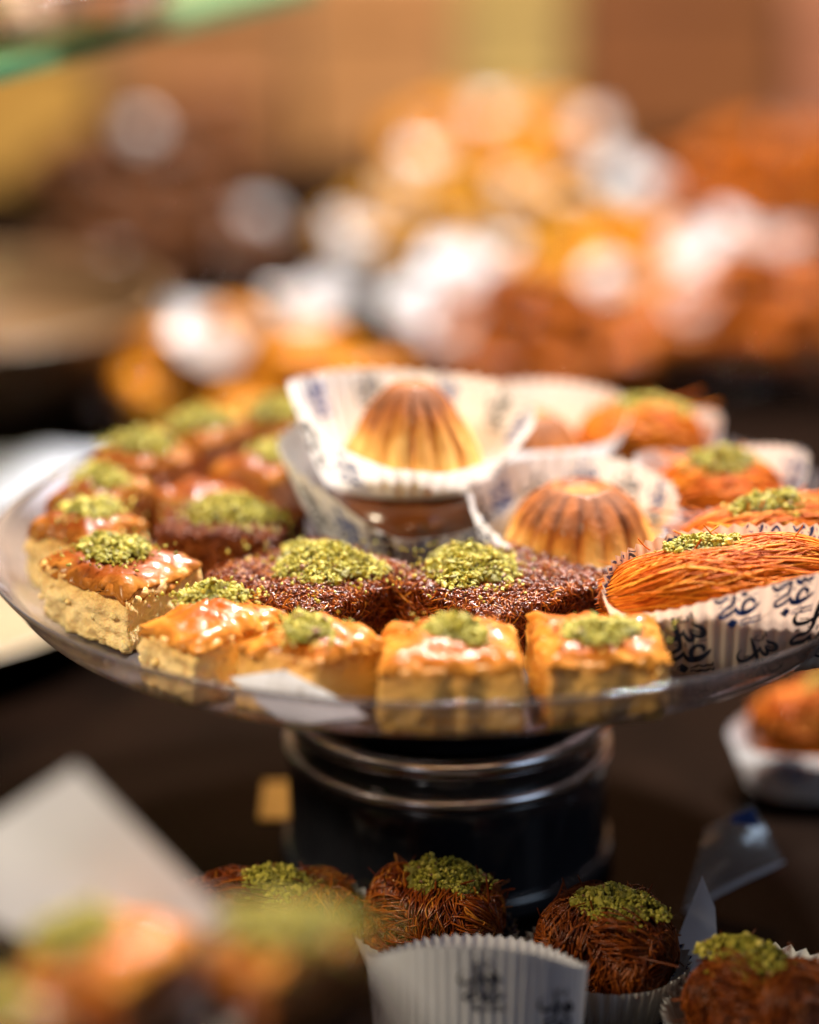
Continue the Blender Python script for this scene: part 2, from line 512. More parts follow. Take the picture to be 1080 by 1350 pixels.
# ------------------------------------------------------------------ pastry builders
MOUND_CACHE = {}
def pistachio(parent, rx, ry, h, seed, at=(0, 0, 0), n=900, size=(0.032, 0.078), stray=110, rotz=0.0, share=None, dark=0.0, drop=(0.0, 0.0), reach=2.0):
    """heap of chopped pistachio lying on a pastry"""
    key = share
    if key and key in MOUND_CACHE:
        o = MOUND_CACHE[key].copy()
        COL.objects.link(o)
        o.parent = parent
        o.location = [c * S for c in at]
        o.rotation_euler = (0, 0, rotz)
        return o
    rng = np.random.default_rng(seed)
    r = np.sqrt(rng.uniform(0, 1, n)) ** 0.95
    a = rng.uniform(0, 2 * PI, n)
    wob = 1 + 0.16 * np.sin(3 * a + seed) + 0.10 * np.sin(5 * a + 2 * seed)
    x, y = rx * r * wob * np.cos(a), ry * r * wob * np.sin(a)
    bumps = np.array([noise.noise((float(xx) * 2.6, float(yy) * 2.6, seed * 3.1)) for xx, yy in zip(x, y)])
    z = h * np.clip(1 - r ** 2.0, 0, 1) * (0.88 + 0.5 * bumps) * rng.uniform(0.72, 1.08, n) + 0.03
    rad = size[0] * 0.8 + (size[1] * 1.15 - size[0] * 0.8) * rng.beta(1.6, 3.2, n)
    rad = rad * np.where(rng.uniform(0, 1, n) > 0.94, 1.9, 1.0)
    sr = 0.95 + rng.exponential(0.38, stray)
    sa = rng.uniform(0, 2 * PI, stray)
    sx, sy = rx * sr * np.cos(sa), ry * sr * np.sin(sa)
    keep = np.hypot(sx / rx, sy / ry) < reach
    sx, sy = sx[keep], sy[keep]
    pos = np.concatenate([np.stack([x, y, z], 1), np.stack([sx, sy, np.full(len(sx), 0.03)], 1)])
    rad = np.concatenate([rad, rng.uniform(0.025, 0.065, len(sx))])
    # inner fill so that nothing shows through
    m = 160
    fr = np.sqrt(rng.uniform(0, 0.75, m)); fa = rng.uniform(0, 2 * PI, m)
    fx, fy = rx * fr * np.cos(fa), ry * fr * np.sin(fa)
    fz = h * (1 - fr ** 2) * rng.uniform(0.1, 0.55, m)
    pos = np.concatenate([pos, np.stack([fx, fy, fz], 1)])
    rad = np.concatenate([rad, np.full(m, 0.14 * h + 0.06)])
    tint = np.concatenate([np.clip(rng.normal(0.60 - dark, 0.2, n + len(sx)), 0, 1), np.full(m, 0.15)])
    cr_, sr_ = math.cos(rotz), math.sin(rotz)
    gx, gy = pos[:, 0] * cr_ - pos[:, 1] * sr_, pos[:, 0] * sr_ + pos[:, 1] * cr_
    pos[:, 2] -= drop[0] * gx ** 2 + drop[1] * gy ** 2
    V, F, t = crumbs_mesh(pos, rad, rng, tint)
    o = link_mesh('pistachio_crumbs', V, F, 'pistachio', parent, at, rotz, {'tint': t}, smooth=False)
    o['kind'] = 'stuff'
    if key: MOUND_CACHE[key] = o
    return o

def poly_outline(corners, N=96, rnd=2, soft=0.07):
    p = [(float(a), float(b)) for a, b in corners]
    # subdivide the sides so that the chaikin rounding stays near the corners
    q = []
    for i in range(len(p)):
        a, b = p[i], p[(i + 1) % len(p)]
        for t in (0.0, soft, 0.5, 1 - soft):
            q.append((a[0] + (b[0] - a[0]) * t, a[1] + (b[1] - a[1]) * t))
    q = smooth_prof(q, rnd, closed=True)
    P = np.array(q + [q[0]])
    d = np.concatenate([[0], np.cumsum(np.linalg.norm(np.diff(P, axis=0), axis=1))])
    s = np.linspace(0, d[-1], N, endpoint=False)
    return np.stack([np.interp(s, d, P[:, 0]), np.interp(s, d, P[:, 1])], 1)

def block_mesh(out, h, seed, levels=14, amp=0.10, lump=0.16, lscale=1.75, shrink=0.0, top=True):
    """prism over an outline with crumbly, lumpy sides"""
    N = len(out)
    c = out.mean(0)
    nrm = np.roll(out, -1, 0) - np.roll(out, 1, 0)
    nrm = np.stack([nrm[:, 1], -nrm[:, 0]], 1)
    nrm /= np.linalg.norm(nrm, axis=1, keepdims=True)
    V, F = [], []
    for k in range(levels):
        t = k / (levels - 1)
        z = h * t
        f = 1 - shrink * t + 0.045 * math.sin(PI * t) - 0.05 * max(0, (t - 0.8) / 0.2) ** 2
        for i in range(N):
            x, y = c + (out[i] - c) * f
            p = Vector((x, y, z + seed * 7.3))
            d = amp * noise.fractal(p * 0.9, 1.0, 2.0, 3) + lump * (0.45 - noise.voronoi(p * lscale)[0][0]) \
                + 0.65 * lump * (0.4 - noise.voronoi(p * 4.0)[0][0]) + 0.03 * noise.noise(p * 8)
            V.append((x + nrm[i, 0] * d, y + nrm[i, 1] * d, z))
    for k in range(levels - 1):
        for i in range(N):
            j = (i + 1) % N
            F.append((k * N + i, k * N + j, (k + 1) * N + j, (k + 1) * N + i))
    n0 = len(V)
    V.append((c[0], c[1], 0)); V.append((c[0], c[1], h))
    for i in range(N):
        j = (i + 1) % N
        F.append((n0, j, i))
        F.append((n0 + 1, (levels - 1) * N + i, (levels - 1) * N + j))
    return V, F

def sheet_mesh(out, z0, thick, seed, scale=1.0, puff=0.30, wave=0.26, rag=0.08, rings=12, curl=0.0):
    """a baked sheet over an outline: domed, wavy, ragged edge. returns V,F,edge"""
    N = len(out)
    c = out.mean(0)
    V, F, E = [], [], []
    ragd = [rag * noise.fractal(Vector((out[i, 0] * 2.6, out[i, 1] * 2.6, seed * 5.1)), 1.0, 2.0, 4) for i in range(N)]
    rs = [1.0, 0.985, 0.95, 0.9, 0.82, 0.72, 0.6, 0.48, 0.36, 0.24, 0.12]
    def zz(x, y, f):
        return z0 - 0.08 + puff * (1 - f ** 2.2) + wave * noise.fractal(Vector((x * 0.8, y * 0.8, seed * 2.7)), 1.0, 2.0, 3) \
            + 0.02 * noise.noise(Vector((x * 4, y * 4, seed))) - 0.17 * (max(0, f - 0.78) / 0.22) ** 2 + curl * max(0, f - 0.8) * 5 * noise.noise(Vector((x * .6, y * .6, seed + 9.)))
    L = []
    for side in (1, 0):                      # bottom edge ring then the top rings
        pass
    first = []
    for i in range(N):
        x, y = c + (out[i] - c) * (scale + ragd[i] * 0.4)
        V.append((x, y, zz(x, y, 1) - thick)); E.append(1.0)
    for q, f in enumerate(rs):
        for i in range(N):
            x, y = c + (out[i] - c) * (f * (scale + ragd[i] * f ** 5))
            z = zz(x, y, f) - (thick * 0.45 if q == 0 else 0.0)
            V.append((x, y, z)); E.append(f)
    nr = len(rs) + 1
    for k in range(nr - 1):
        for i in range(N):
            j = (i + 1) % N
            F.append((k * N + i, k * N + j, (k + 1) * N + j, (k + 1) * N + i))
    n0 = len(V)
    V.append((c[0], c[1], zz(c[0], c[1], 0))); E.append(0)
    for i in range(N):
        F.append((n0, (nr - 1) * N + i, (nr - 1) * N + (i + 1) % N))
    # underside
    V.append((c[0], c[1], z0 - thick)); E.append(1)
    for i in range(N):
        F.append((n0 + 1, (i + 1) % N, i))
    return V, F, E

def crumbly_square(label, loc, corners, h=1.45, seed=1, body='crumb_body', crust='crust', pist=(1.0, 0.8, 0.45), pat=(0, 0),
                   rotz=0.0, detail=1.0, n=950, psize=(0.032, 0.078), share=None, group=None, lump=0.16, bits=70, dark=0.0, grow=1.08):
    t = thing('pastry_square', label, 'pastry', loc, rotz, group)
    N = int(144 * detail)
    out = poly_outline([(a_ * grow, b_ * grow) for a_, b_ in corners], N, soft=0.11)
    for i in range(N):
        k_ = 1 + 0.12 * noise.fractal(Vector((out[i, 0] * 0.55, out[i, 1] * 0.55, seed * 1.9)), 1.0, 2.0, 3)
        out[i] = out.mean(0) * 0 + out[i] * k_
    V, F = block_mesh(out * 0.96, h, seed, levels=max(6, int(20 * detail)), lump=lump)
    a = Acc(); a.add(V, F)
    # loose crumbs clinging to the sides
    rng = np.random.default_rng(seed)
    nb = int(bits * detail)
    idx = rng.integers(0, N, nb)
    hz = rng.uniform(0.05, h * 0.9, nb)
    P = np.stack([out[idx, 0] * 0.985, out[idx, 1] * 0.985, hz], 1)
    cv, cf, _ = crumbs_mesh(P, rng.uniform(0.05, 0.15, nb), rng, base=ICO2 if detail >= 1 else ICO1, jitter=0.16)
    a.add(cv, [tuple(f) for f in cf])
    AV = np.concatenate(a.V)
    link_mesh('crumb_base', AV, a.F, body, t, attrs={'bake': np.clip(AV[:, 2] / h, 0, 1)})
    e = Acc()
    for q, (dz, sc, th) in enumerate(((-0.06, 0.985, 0.05), (-0.03, 0.97, 0.05), (0.0, 0.95, 0.06))):
        V, F, E_ = sheet_mesh(out, h + 0.16 + dz, th, seed + q * 3.3, scale=sc, curl=0.05)
        e.add(V, F, E_)
    e.build('crust', crust, t, attr='edge')
    if pist:
        pistachio(t, pist[0], pist[1], pist[2], seed * 11 + 5, (pat[0], pat[1], h + 0.36), n=int(n * (1 if detail >= 1 else 0.45)),
                  size=psize, share=share, rotz=seed * 1.3, dark=dark)
    return t

def kunafa_square(label, loc, corners, h=1.5, seed=1, strand='dark_strand', core='dark_core', nstr=2200, pist=(1.1, 0.9, 0.55),
                  pat=(0, 0), rotz=0.0, detail=1.0, share=None, group=None, n=1200, rr=(0.016, 0.032), psize=(0.030, 0.074)):
    t = thing('kunafa_square', label, 'pastry', loc, rotz, group)
    N = int(96 * detail)
    out = poly_outline(corners, N)
    V, F = block_mesh(out * 0.94, h - 0.12, seed, levels=10, amp=0.1, lump=0.2, lscale=2.6)
    core_o = link_mesh('pastry_core', V, F, core, t)
    rng = np.random.default_rng(seed + 77)
    c = out.mean(0)
    # strands: top ones lie in random directions, side ones wrap down
    nt_ = int(nstr * 0.60)
    f = np.sqrt(rng.uniform(0, 1, nt_))
    i = rng.integers(0, N, nt_)
    xy = c + (out[i] - c) * f[:, None] * 0.98
    ln = rng.uniform(0.10, 0.42, nt_)
    an = rng.uniform(0, 2 * PI, nt_)
    m = 6
    s = np.linspace(-0.5, 0.5, m)
    cv = rng.normal(0, 1.1, nt_)
    th = an[:, None] + cv[:, None] * s[None]
    dx = np.cumsum(np.cos(th), 1) / m * ln[:, None]
    dy = np.cumsum(np.sin(th), 1) / m * ln[:, None]
    zt = np.array([0.10 * noise.fractal(Vector((float(p[0]) * 1.1, float(p[1]) * 1.1, seed)), 1.0, 2.0, 3) for p in xy])
    zz = h + zt[:, None] + rng.uniform(-0.10, 0.10, nt_)[:, None] + 0.07 * np.abs(rng.normal(0, 1, nt_))[:, None] * (0.25 - s ** 2)[None] * 2 \
        + rng.normal(0, 0.10, nt_)[:, None] * s[None] - 0.12 * (f[:, None] ** 5)
    paths = np.stack([xy[:, :1] + dx, xy[:, 1:] + dy, zz], -1)
    ns = nstr - nt_
    i = rng.integers(0, N, ns)
    base = c + (out[i] - c) * rng.uniform(0.93, 1.03, ns)[:, None]
    tang = np.roll(out, -1, 0)[i] - np.roll(out, 1, 0)[i]
    tang /= np.linalg.norm(tang, axis=1, keepdims=True)
    nrm = np.stack([tang[:, 1], -tang[:, 0]], 1)
    ln = rng.uniform(0.18, 0.75, ns)
    an = rng.normal(0, 0.9, ns)
    z0 = rng.uniform(0.0, h, ns)
    u = s[None] * ln[:, None]
    bow = 0.11 * rng.uniform(-0.4, 1.2, ns)[:, None] * (1 - (2 * s[None]) ** 2)
    px = base[:, :1] + tang[:, :1] * np.cos(an)[:, None] * u + nrm[:, :1] * bow
    py = base[:, 1:] + tang[:, 1:] * np.cos(an)[:, None] * u + nrm[:, 1:] * bow
    pz = np.maximum(0.03, z0[:, None] + np.sin(an)[:, None] * u)
    pz = np.minimum(pz, h + 0.15)
    paths = np.concatenate([paths, np.stack([px, py, pz], -1)])
    V, F = tubes(paths, rng.uniform(rr[0], rr[1], len(paths)), sides=4)
    o = link_mesh('shredded_strands', V, F, strand, t, attrs={'tint': strand_tint(rng, paths)})
    o['kind'] = 'stuff'
    if pist:
        pistachio(t, pist[0], pist[1], pist[2], seed * 13 + 3, (pat[0], pat[1], h + 0.12), n=n, share=share, rotz=seed * 0.9, stray=130, size=psize)
    return t

ROLLS = {}
def strand_roll(t, length, rx, rz, seed, strand='orange_strand', core='orange_core', n=620, m=26, rr=(0.020, 0.040), wild=0.05, bend=0.0,
                zc=None, fray=18, key=None, pw=2.6, tuft=0, wrap=0, lumpy=0.06, blunt=0.0, sag=0.0, tangle=0.12):
    """bundle of fine pastry threads along local x, resting at z = 0"""
    if key and key in ROLLS:
        for src in ROLLS[key]:
            d = src.copy(); COL.objects.link(d); d.parent = t
        return
    rng = np.random.default_rng(seed)
    zc = rz if zc is None else zc
    s = np.linspace(0, 1, m)
    phi0 = rng.uniform(0, 2 * PI, n)
    rad = rng.uniform(0.86, 1.05, n)
    a0 = rng.uniform(0.0, 0.10, n); a1 = rng.uniform(0.90, 1.0, n)
    full = rng.uniform(0, 1, n) < 0.35
    a0 = np.where(full, a0, rng.uniform(0, 0.55, n)); a1 = np.where(full, a1, np.minimum(1, a0 + rng.uniform(0.25, 0.6, n)))
    u = a0[:, None] + (a1 - a0)[:, None] * s[None]
    prof = np.maximum(np.clip(1 - np.abs(2 * u - 1) ** pw, 0, 1) ** 0.5, blunt + 0.25 * rng.uniform(0, 1, n)[:, None] * (blunt > 0))
    tw = rng.normal(0, 0.5, n)
    ph = phi0[:, None] + tw[:, None] * (u - 0.5) + tangle * np.sin(u * rng.uniform(3, 9, n)[:, None] + rng.uniform(0, 6, n)[:, None])
    lump = 1 + lumpy * np.sin(3 * ph + 5 * u + seed) + lumpy * np.sin(2 * ph - 9 * u + 2 * seed)
    rw = (rad[:, None] + wild * np.sin(u * rng.uniform(4, 11, n)[:, None] + rng.uniform(0, 6, n)[:, None])) * lump
    x = (u - 0.5) * length
    y = rx * prof * rw * np.cos(ph) + bend * (2 * u - 1) ** 2
    z = zc + rz * prof * rw * np.sin(ph)
    z = np.maximum(z - sag * np.abs(2 * u - 1) ** 2.2, 0.04)
    paths = np.stack([x, y, z], -1)
    if fray:
        # a few loose threads that stand off
        nf = fray
        fp = rng.uniform(0.2, PI - 0.2, nf); fu = rng.uniform(0.05, 0.95, nf)
        ss = np.linspace(0, 1, m)
        ex = rng.normal(0, 0.8, nf)[:, None] * ss[None]
        pr = np.clip(1 - np.abs(2 * fu - 1) ** pw, 0, 1) ** 0.5
        lift = rng.uniform(0.15, 0.6, nf)[:, None] * ss[None] ** 1.5
        fx = (fu[:, None] - 0.5) * length + ex
        fy = (rx * pr * np.cos(fp))[:, None] * (1 + 0.0 * ss[None]) + np.cos(fp)[:, None] * lift
        fz = zc + (rz * pr * np.sin(fp))[:, None] + np.sin(fp)[:, None] * lift
        paths = np.concatenate([paths, np.stack([fx, fy, fz], -1)])
    if wrap:
        wu = rng.uniform(0.03, 0.97, wrap); w0 = rng.uniform(-0.9, 2.6, wrap)
        ss = np.linspace(0, 1, m)[None]
        wp = w0[:, None] + rng.uniform(0.5, 1.6, wrap)[:, None] * ss
        uu_ = np.clip(wu[:, None] + rng.normal(0, 0.10, wrap)[:, None] * (ss - 0.5) + 0.03 * np.sin(6 * ss + rng.uniform(0, 6, wrap)[:, None]), 0.02, 0.98)
        pr = np.clip(1 - np.abs(2 * uu_ - 1) ** pw, 0, 1) ** 0.5
        lw = rng.uniform(0.94, 1.10, wrap)[:, None] * (1 + lumpy * np.sin(3 * wp + 5 * uu_ + seed) + lumpy * np.sin(2 * wp - 9 * uu_ + 2 * seed))
        wz = np.maximum(0.05, zc + rz * pr * lw * np.sin(wp))
        paths = np.concatenate([paths, np.stack([(uu_ - 0.5) * length, -rx * pr * lw * np.cos(wp), wz], -1)])
    if tuft:
        tu = rng.uniform(0.04, 0.96, tuft); tp = rng.uniform(-0.5, PI + 0.5, tuft)
        pr = np.clip(1 - np.abs(2 * tu - 1) ** pw, 0, 1) ** 0.5
        p0 = np.stack([(tu - 0.5) * length, rx * pr * np.cos(tp), zc + rz * pr * np.sin(tp)], 1)
        d0 = rng.normal(0, 1, (tuft, 3)); d0 /= np.linalg.norm(d0, axis=1, keepdims=True)
        d0 += 0.35 * np.stack([0 * tu, np.cos(tp), np.sin(tp)], 1)
        cvv = rng.normal(0, 0.8, (tuft, 3))
        ss = np.linspace(0, 1, m)[None, :, None]
        L_ = rng.uniform(0.2, 0.65, tuft)[:, None, None]
        tp_ = p0[:, None] + L_ * (d0[:, None] * (ss - 0.3) + cvv[:, None] * (ss - 0.3) ** 2 * 0.7)
        tp_[..., 2] = np.maximum(tp_[..., 2], 0.05)
        paths = np.concatenate([paths, tp_])
    V, F = tubes(paths, rng.uniform(rr[0], rr[1], len(paths)), sides=4)
    o1 = link_mesh('pastry_threads', V, F, strand, t, attrs={'tint': strand_tint(rng, paths)}); o1['kind'] = 'stuff'
    # core
    nu, nv = 24, 28
    Vc, Fc = [], []
    for i in range(nu + 1):
        uu = i / nu
        pr = max(0.02, blunt, max(0, 1 - abs(2 * uu - 1) ** pw) ** 0.5) * 0.90
        for j in range(nv):
            p = 2 * PI * j / nv
            d = 1 + 0.06 * math.sin(3 * p + 5 * uu + seed)
            Vc.append(((uu - 0.5) * length * 0.97, rx * pr * d * math.cos(p) + bend * (2 * uu - 1) ** 2, max(0.02, zc + rz * pr * d * math.sin(p) - sag * abs(2 * uu - 1) ** 2.2)))
    for i in range(nu):
        for j in range(nv):
            k = (j + 1) % nv
            Fc.append((i * nv + j, (i + 1) * nv + j, (i + 1) * nv + k, i * nv + k))
    Fc.append(tuple(range(nv))); Fc.append(tuple(reversed(range(nu * nv, nu * nv + nv))))
    o2 = link_mesh('pastry_core', Vc, Fc, core, t)
    if key: ROLLS[key] = [o1, o2]

def maamoul(label, loc, prof, flutes=17, depth=0.085, seed=1, rotz=0.0, tilt=(0, 0), group=None, name='fluted_cookie', top_bake=0.85, mid=0.48):
    """moulded semolina dome with upright flutes"""
    n = flutes * 12
    prof = smooth_prof(prof, 2)
    zmax = max(z for r, z in prof)
    rmax = max(r for r, z in prof)
    V, F, A = [], [], []
    m = len(prof)
    rnd = random.Random(seed)
    fl = [rnd.uniform(0.55, 1.2) for _ in range(flutes)]
    st = [rnd.uniform(-0.34, 0.40) for _ in range(flutes)]
    for i in range(n):
        a = 2 * PI * i / n
        ph = (i / n * flutes) % 1.0
        fi = int(i / n * flutes) % flutes
        groove = 1 - abs(math.sin(PI * ph)) ** 0.7          # 1 in the groove
        for k, (r, z) in enumerate(prof):
            t = z / zmax
            fade = min(1, max(0, (r - 0.5) / 0.6)) * min(1, 0.25 + t * 3.0)
            last = k / (m - 1)
            w_ = 1 - depth * groove * fade * fl[fi]
            nzv = 0.06 * noise.noise(Vector((math.cos(a) * r * 1.1, math.sin(a) * r * 1.1, z + seed * 4))) + 0.018 * noise.fractal(Vector((math.cos(a) * r * 5, math.sin(a) * r * 5, z * 5 + seed)), 1.0, 2.0, 3)
            rr_ = r * w_ * (1 + nzv)
            V.append((rr_ * math.cos(a), rr_ * math.sin(a), z))
            streak = max(0.0, 1 - abs(ph - 0.02 if ph < .5 else ph - 1.02) * 3.6)
            tt = max(0, min(1, (t - 0.42) / 0.5)); tt = tt * tt * (3 - 2 * tt)
            b = 0.10 + 0.66 * tt + (0.30 + st[fi]) * streak * fade * max(0, min(1, (t - 0.12) * 2.4)) * (1.15 - 0.35 * t)
            if t > 0.93 and r > 0.5: b = max(b, top_bake * 0.85 + 0.2 * st[fi])
            if r < 0.5: b = mid
            A.append(b)
    for i in range(n):
        j = (i + 1) % n
        for k in range(m - 1):
            F.append((i * m + k, j * m + k, j * m + k + 1, i * m + k + 1))
    n0 = len(V)
    V.append((0, 0, prof[-1][1])); A.append(0.3)
    V.append((0, 0, prof[0][1])); A.append(0.3)
    for i in range(n):
        j = (i + 1) % n
        F.append((i * m + m - 1, j * m + m - 1, n0))
        F.append((j * m, i * m, n0 + 1))
    o = link_mesh(name, V, F, 'maamoul', None, loc, rotz, {'bake': A})
    o.rotation_euler = (tilt[0], tilt[1], rotz)
    tag(o, label, 'cookie', group)
    return o

# ---- pleated paper cups with the printed emblem
EMB = [
    [(445, 140, 26), (440, 300, 50), (440, 500, 54), (440, 620, 50), (436, 710, 46), (395, 785, 56), (290, 822, 52), (195, 870, 46), (158, 930, 42), (195, 985, 56), (285, 975, 60), (380, 930, 52), (440, 870, 40), (462, 825, 12)],
    [(450, 845, 18), (468, 950, 60), (530, 1012, 84), (640, 1012, 92), (750, 970, 62), (820, 912, 36), (858, 868, 8)],
    [(560, 985, 44), (562, 870, 52), (612, 785, 56), (690, 748, 56), (750, 790, 50), (765, 850, 36), (748, 900, 8)],
    [(240, 345, 8), (150, 392, 16), (105, 480, 24), (122, 590, 46), (205, 640, 66), (320, 602, 62), (440, 530, 52), (520, 470, 40), (548, 418, 14)],
    [(532, 470, 24), (550, 590, 50), (615, 670, 62), (640, 600, 44), (622, 420, 12)],
    [(628, 500, 24), (690, 590, 50), (780, 622, 62), (812, 540, 52), (770, 440, 56), (700, 390, 50), (672, 305, 8)],
    [(650, 440, 26), (715, 520, 26), (785, 560, 20)],
    [(375, 1068, 4), (375, 1110, 92), (375, 1160, 182), (375, 1210, 92), (375, 1258, 4)],
    [(686, 118, 16), (686, 240, 18)],
    [(642, 170, 14), (636, 268, 16), (560, 278, 18), (492, 220, 18), (505, 152, 14), (585, 150, 8)],
    [(495, 1165, 12), (600, 1150, 26), (640, 1110, 16), (700, 1165, 24), (780, 1140, 26), (850, 1165, 22), (855, 1100, 12)],
    [(495, 1240, 26), (520, 1200, 16), (590, 1250, 26), (660, 1215, 30), (740, 1252, 26), (800, 1205, 18), (860, 1250, 24), (862, 1190, 12)],
    [(215, 545, 14), (320, 530, 16)],
    [(365, 665, 18), (392, 705, 10)], [(515, 670, 16), (510, 750, 8)], [(175, 735, 14), (210, 765, 20), (250, 725, 12)], [(668, 690, 14), (815, 690, 14)],
]

def emblem_strips():
    out = []
    for st in EMB:
        p = smooth_prof([(float(a), float(b), float(c) * 1.2 + 6) for a, b, c in st], 2)
        P = np.array(p)
        d = np.concatenate([[0], np.cumsum(np.hypot(np.diff(P[:, 0]), np.diff(P[:, 1])))])
        k = max(4, int(d[-1] / 18))
        s = np.linspace(0, d[-1], k)
        x = np.interp(s, d, P[:, 0]); y = np.interp(s, d, P[:, 1]); wd = np.interp(s, d, P[:, 2])
        tx, ty = np.gradient(x), np.gradient(y)
        l = np.hypot(tx, ty) + 1e-9
        nx, ny = -ty / l, tx / l
        # broad nib: strokes thicken along one diagonal
        L = np.stack([x + nx * wd / 2, y + ny * wd / 2], 1); Rr = np.stack([x - nx * wd / 2, y - ny * wd / 2], 1)
        M = np.stack([x, y], 1)
        out.append([(q - np.array([470, 700])) / 1140.0 * np.array([1, -1]) for q in (L, M, Rr)])   # unit height, centred
    return out
EMBLEM = emblem_strips()

class Cup:
    """pleated paper cup; wall(theta, t) gives a point, t 0 at the base, 1 at the rim"""
    def __init__(self, base, rim, height, pleats=56, amp=0.07, seed=0, flare=1.0, hfun=None, rfun=None, crush=0.06, base_c=(0, 0), rim_c=(0, 0)):
        self.base, self.rim, self.h, self.pl, self.amp, self.seed, self.flare = base, rim, height, pleats, amp, seed, flare
        self.hfun = hfun or (lambda a: 1.0)
        self.rfun = rfun or (lambda a: 1.0)
        self.crush, self.bc, self.rc = crush, base_c, rim_c
    def wall(self, a, t, off=0.0):
        ca, sa = math.cos(a), math.sin(a)
        e = t ** self.flare
        rf = 1 + (self.rfun(a) - 1) * e
        wob = 1 + self.crush * e * noise.noise(Vector((ca * 1.4, sa * 1.4, self.seed * 3.7)))
        ph = a / (2 * PI) * self.pl
        tri = 2 * abs(2 * (ph - math.floor(ph + 0.5))) - 1
        ir = 0.75 + 0.5 * noise.noise(Vector((ca * 6, sa * 6, self.seed + 0.5)))
        pa = self.amp * (0.30 + 0.70 * t) * tri * ir
        rx = (self.base[0] + (self.rim[0] - self.base[0]) * e) * rf * wob
        ry = (self.base[1] + (self.rim[1] - self.base[1]) * e) * rf * wob
        g = pa + off
        x = (rx + g) * ca + self.bc[0] + (self.rc[0] - self.bc[0]) * e
        y = (ry + g) * sa + self.bc[1] + (self.rc[1] - self.bc[1]) * e
        z = self.h * t * self.hfun(a) + 0.02 + 0.045 * t * t * tri
        return (x, y, z)
    def mesh(self, nz=12, per=4):
        n = self.pl * per
        V, F = [], []
        for k in range(nz + 1):
            for i in range(n):
                V.append(self.wall(2 * PI * i / n, k / nz))
        for k in range(nz):
            for i in range(n):
                j = (i + 1) % n
                F.append((k * n + i, k * n + j, (k + 1) * n + j, (k + 1) * n + i))
        c = len(V)
        V.append((self.bc[0], self.bc[1], 0.02))
        for i in range(n):
            F.append((c, (i + 1) % n, i))
        return V, F
    def emblem(self, a0, t0, size, spin=0.0, side=1, clip=True):
        """strips of the emblem laid on the wall; size = height in cm"""
        R_ = (self.base[0] + self.rim[0] + self.base[1] + self.rim[1]) / 4
        V, F = [], []
        cs, sn = math.cos(spin), math.sin(spin)
        # arc length per radian at that place
        p, q = Vector(self.wall(a0 - 0.05, t0)), Vector(self.wall(a0 + 0.05, t0))
        pa = max(0.5, (q - p).length / 0.1 * 0.93)
        hh = max(0.4, (Vector(self.wall(a0, min(1, t0 + .05))) - Vector(self.wall(a0, max(0, t0 - .05)))).length / (min(1, t0 + .05) - max(0, t0 - .05)))
        for L, M, Rr in EMBLEM:
            b = len(V)
            k = len(L)
            ok = []
            for i in range(k):
                good = True
                for P in (L[i], M[i], Rr[i]):
                    u, v = P * size
                    u, v = u * cs - v * sn, u * sn + v * cs
                    t = t0 + v / hh
                    a = a0 + side * u / pa
                    if t > 0.995 or t < 0.02: good = False
                    V.append(self.wall(a, min(0.995, max(0.02, t)), side * 0.012))
                ok.append(good)
            for i in range(k - 1):
                if ok[i] and ok[i + 1]:
                    for c in (0, 1):
                        F.append((b + 3 * i + c, b + 3 * i + c + 1, b + 3 * i + 4 + c, b + 3 * i + 3 + c))
        return V, F

def paper_cup(label, loc, cup, rotz=0.0, material='paper', prints=(), tilt=(0, 0), group=None, nz=12):
    V, F = cup.mesh(nz)
    o = link_mesh('paper_cup', V, F, material, None, loc, rotz, smooth=True)
    o.rotation_euler = (tilt[0], tilt[1], rotz)
    tag(o, label, 'paper cup', group)
    for (a0, t0, size, spin, side, ink) in prints:
        V, F = cup.emblem(a0, t0, size, spin, side)
        if F:
            link_mesh('printed_emblem', V, F, ink, o)
    return o

# ------------------------------------------------------------------ setting
def struct(name, V, F, material, **kw):
    return tag(link_mesh(name, V, F, material, **kw), kind='structure')

V, F = box(-160, 160, -75, 190, -4, 0, 0.4)
struct('table_top', V, F, 'table', smooth=False)
V, F = box(-160, 160, 172, 176, 0.05, 150)
struct('back_wall', V, F, 'wall_peach', smooth=False)

# ------------------------------------------------------------------ the pedestal tray
st = thing('cake_stand', 'clear acrylic tray of sweets raised on a glossy black ringed pedestal', 'cake stand', (0, 0, 0))
inner = [(0.01, 9.66), (6, 9.66), (12.3, 9.67), (12.85, 9.80), (13.25, 10.2), (13.6, 10.7), (13.92, 11.08)]
lip = [(14.0, 11.17), (14.07, 11.18), (14.10, 11.12)]
outer = [(14.04, 11.0), (13.73, 10.62), (13.38, 10.12), (12.94, 9.68), (12.35, 9.52), (6, 9.51), (0.01, 9.51)]
prof = inner + lip + outer
V, F = lathe(smooth_prof(prof, 2), 160, closed=False)
link_mesh('tray_dish', V, F, 'tray_acrylic', st)
PX = 0.33
pp = [(0.01, 9.49), (3.2, 9.49), (3.6, 9.1), (3.75, 7.6), (4.3, 6.9), (4.6, 6.5), (4.65, 6.1), (4.3, 5.75), (4.25, 5.3)]
V, F = lathe(smooth_prof(pp, 2), 96, closed=False)
link_mesh('neck', V, F, 'black_gloss', st, (PX, 0, 0))
def ring(r, z, a, b):
    return lathe([(r + a * math.cos(t), z + b * math.sin(t)) for t in np.linspace(0, 2 * PI, 16, endpoint=False)], 128)
V, F = ring(4.95, 5.12, 0.34, 0.34); link_mesh('ring', V, F, 'steel_ring', st, (PX, 0, 0))
V, F = lathe(smooth_prof([(4.4, 5.2), (4.7, 4.9), (4.75, 4.4), (4.9, 4.0)], 1), 96, closed=False)
link_mesh('groove_band', V, F, 'black_gloss', st, (PX, 0, 0))
V, F = ring(5.08, 4.0, 0.24, 0.24); link_mesh('ring', V, F, 'steel_ring', st, (PX, 0, 0))
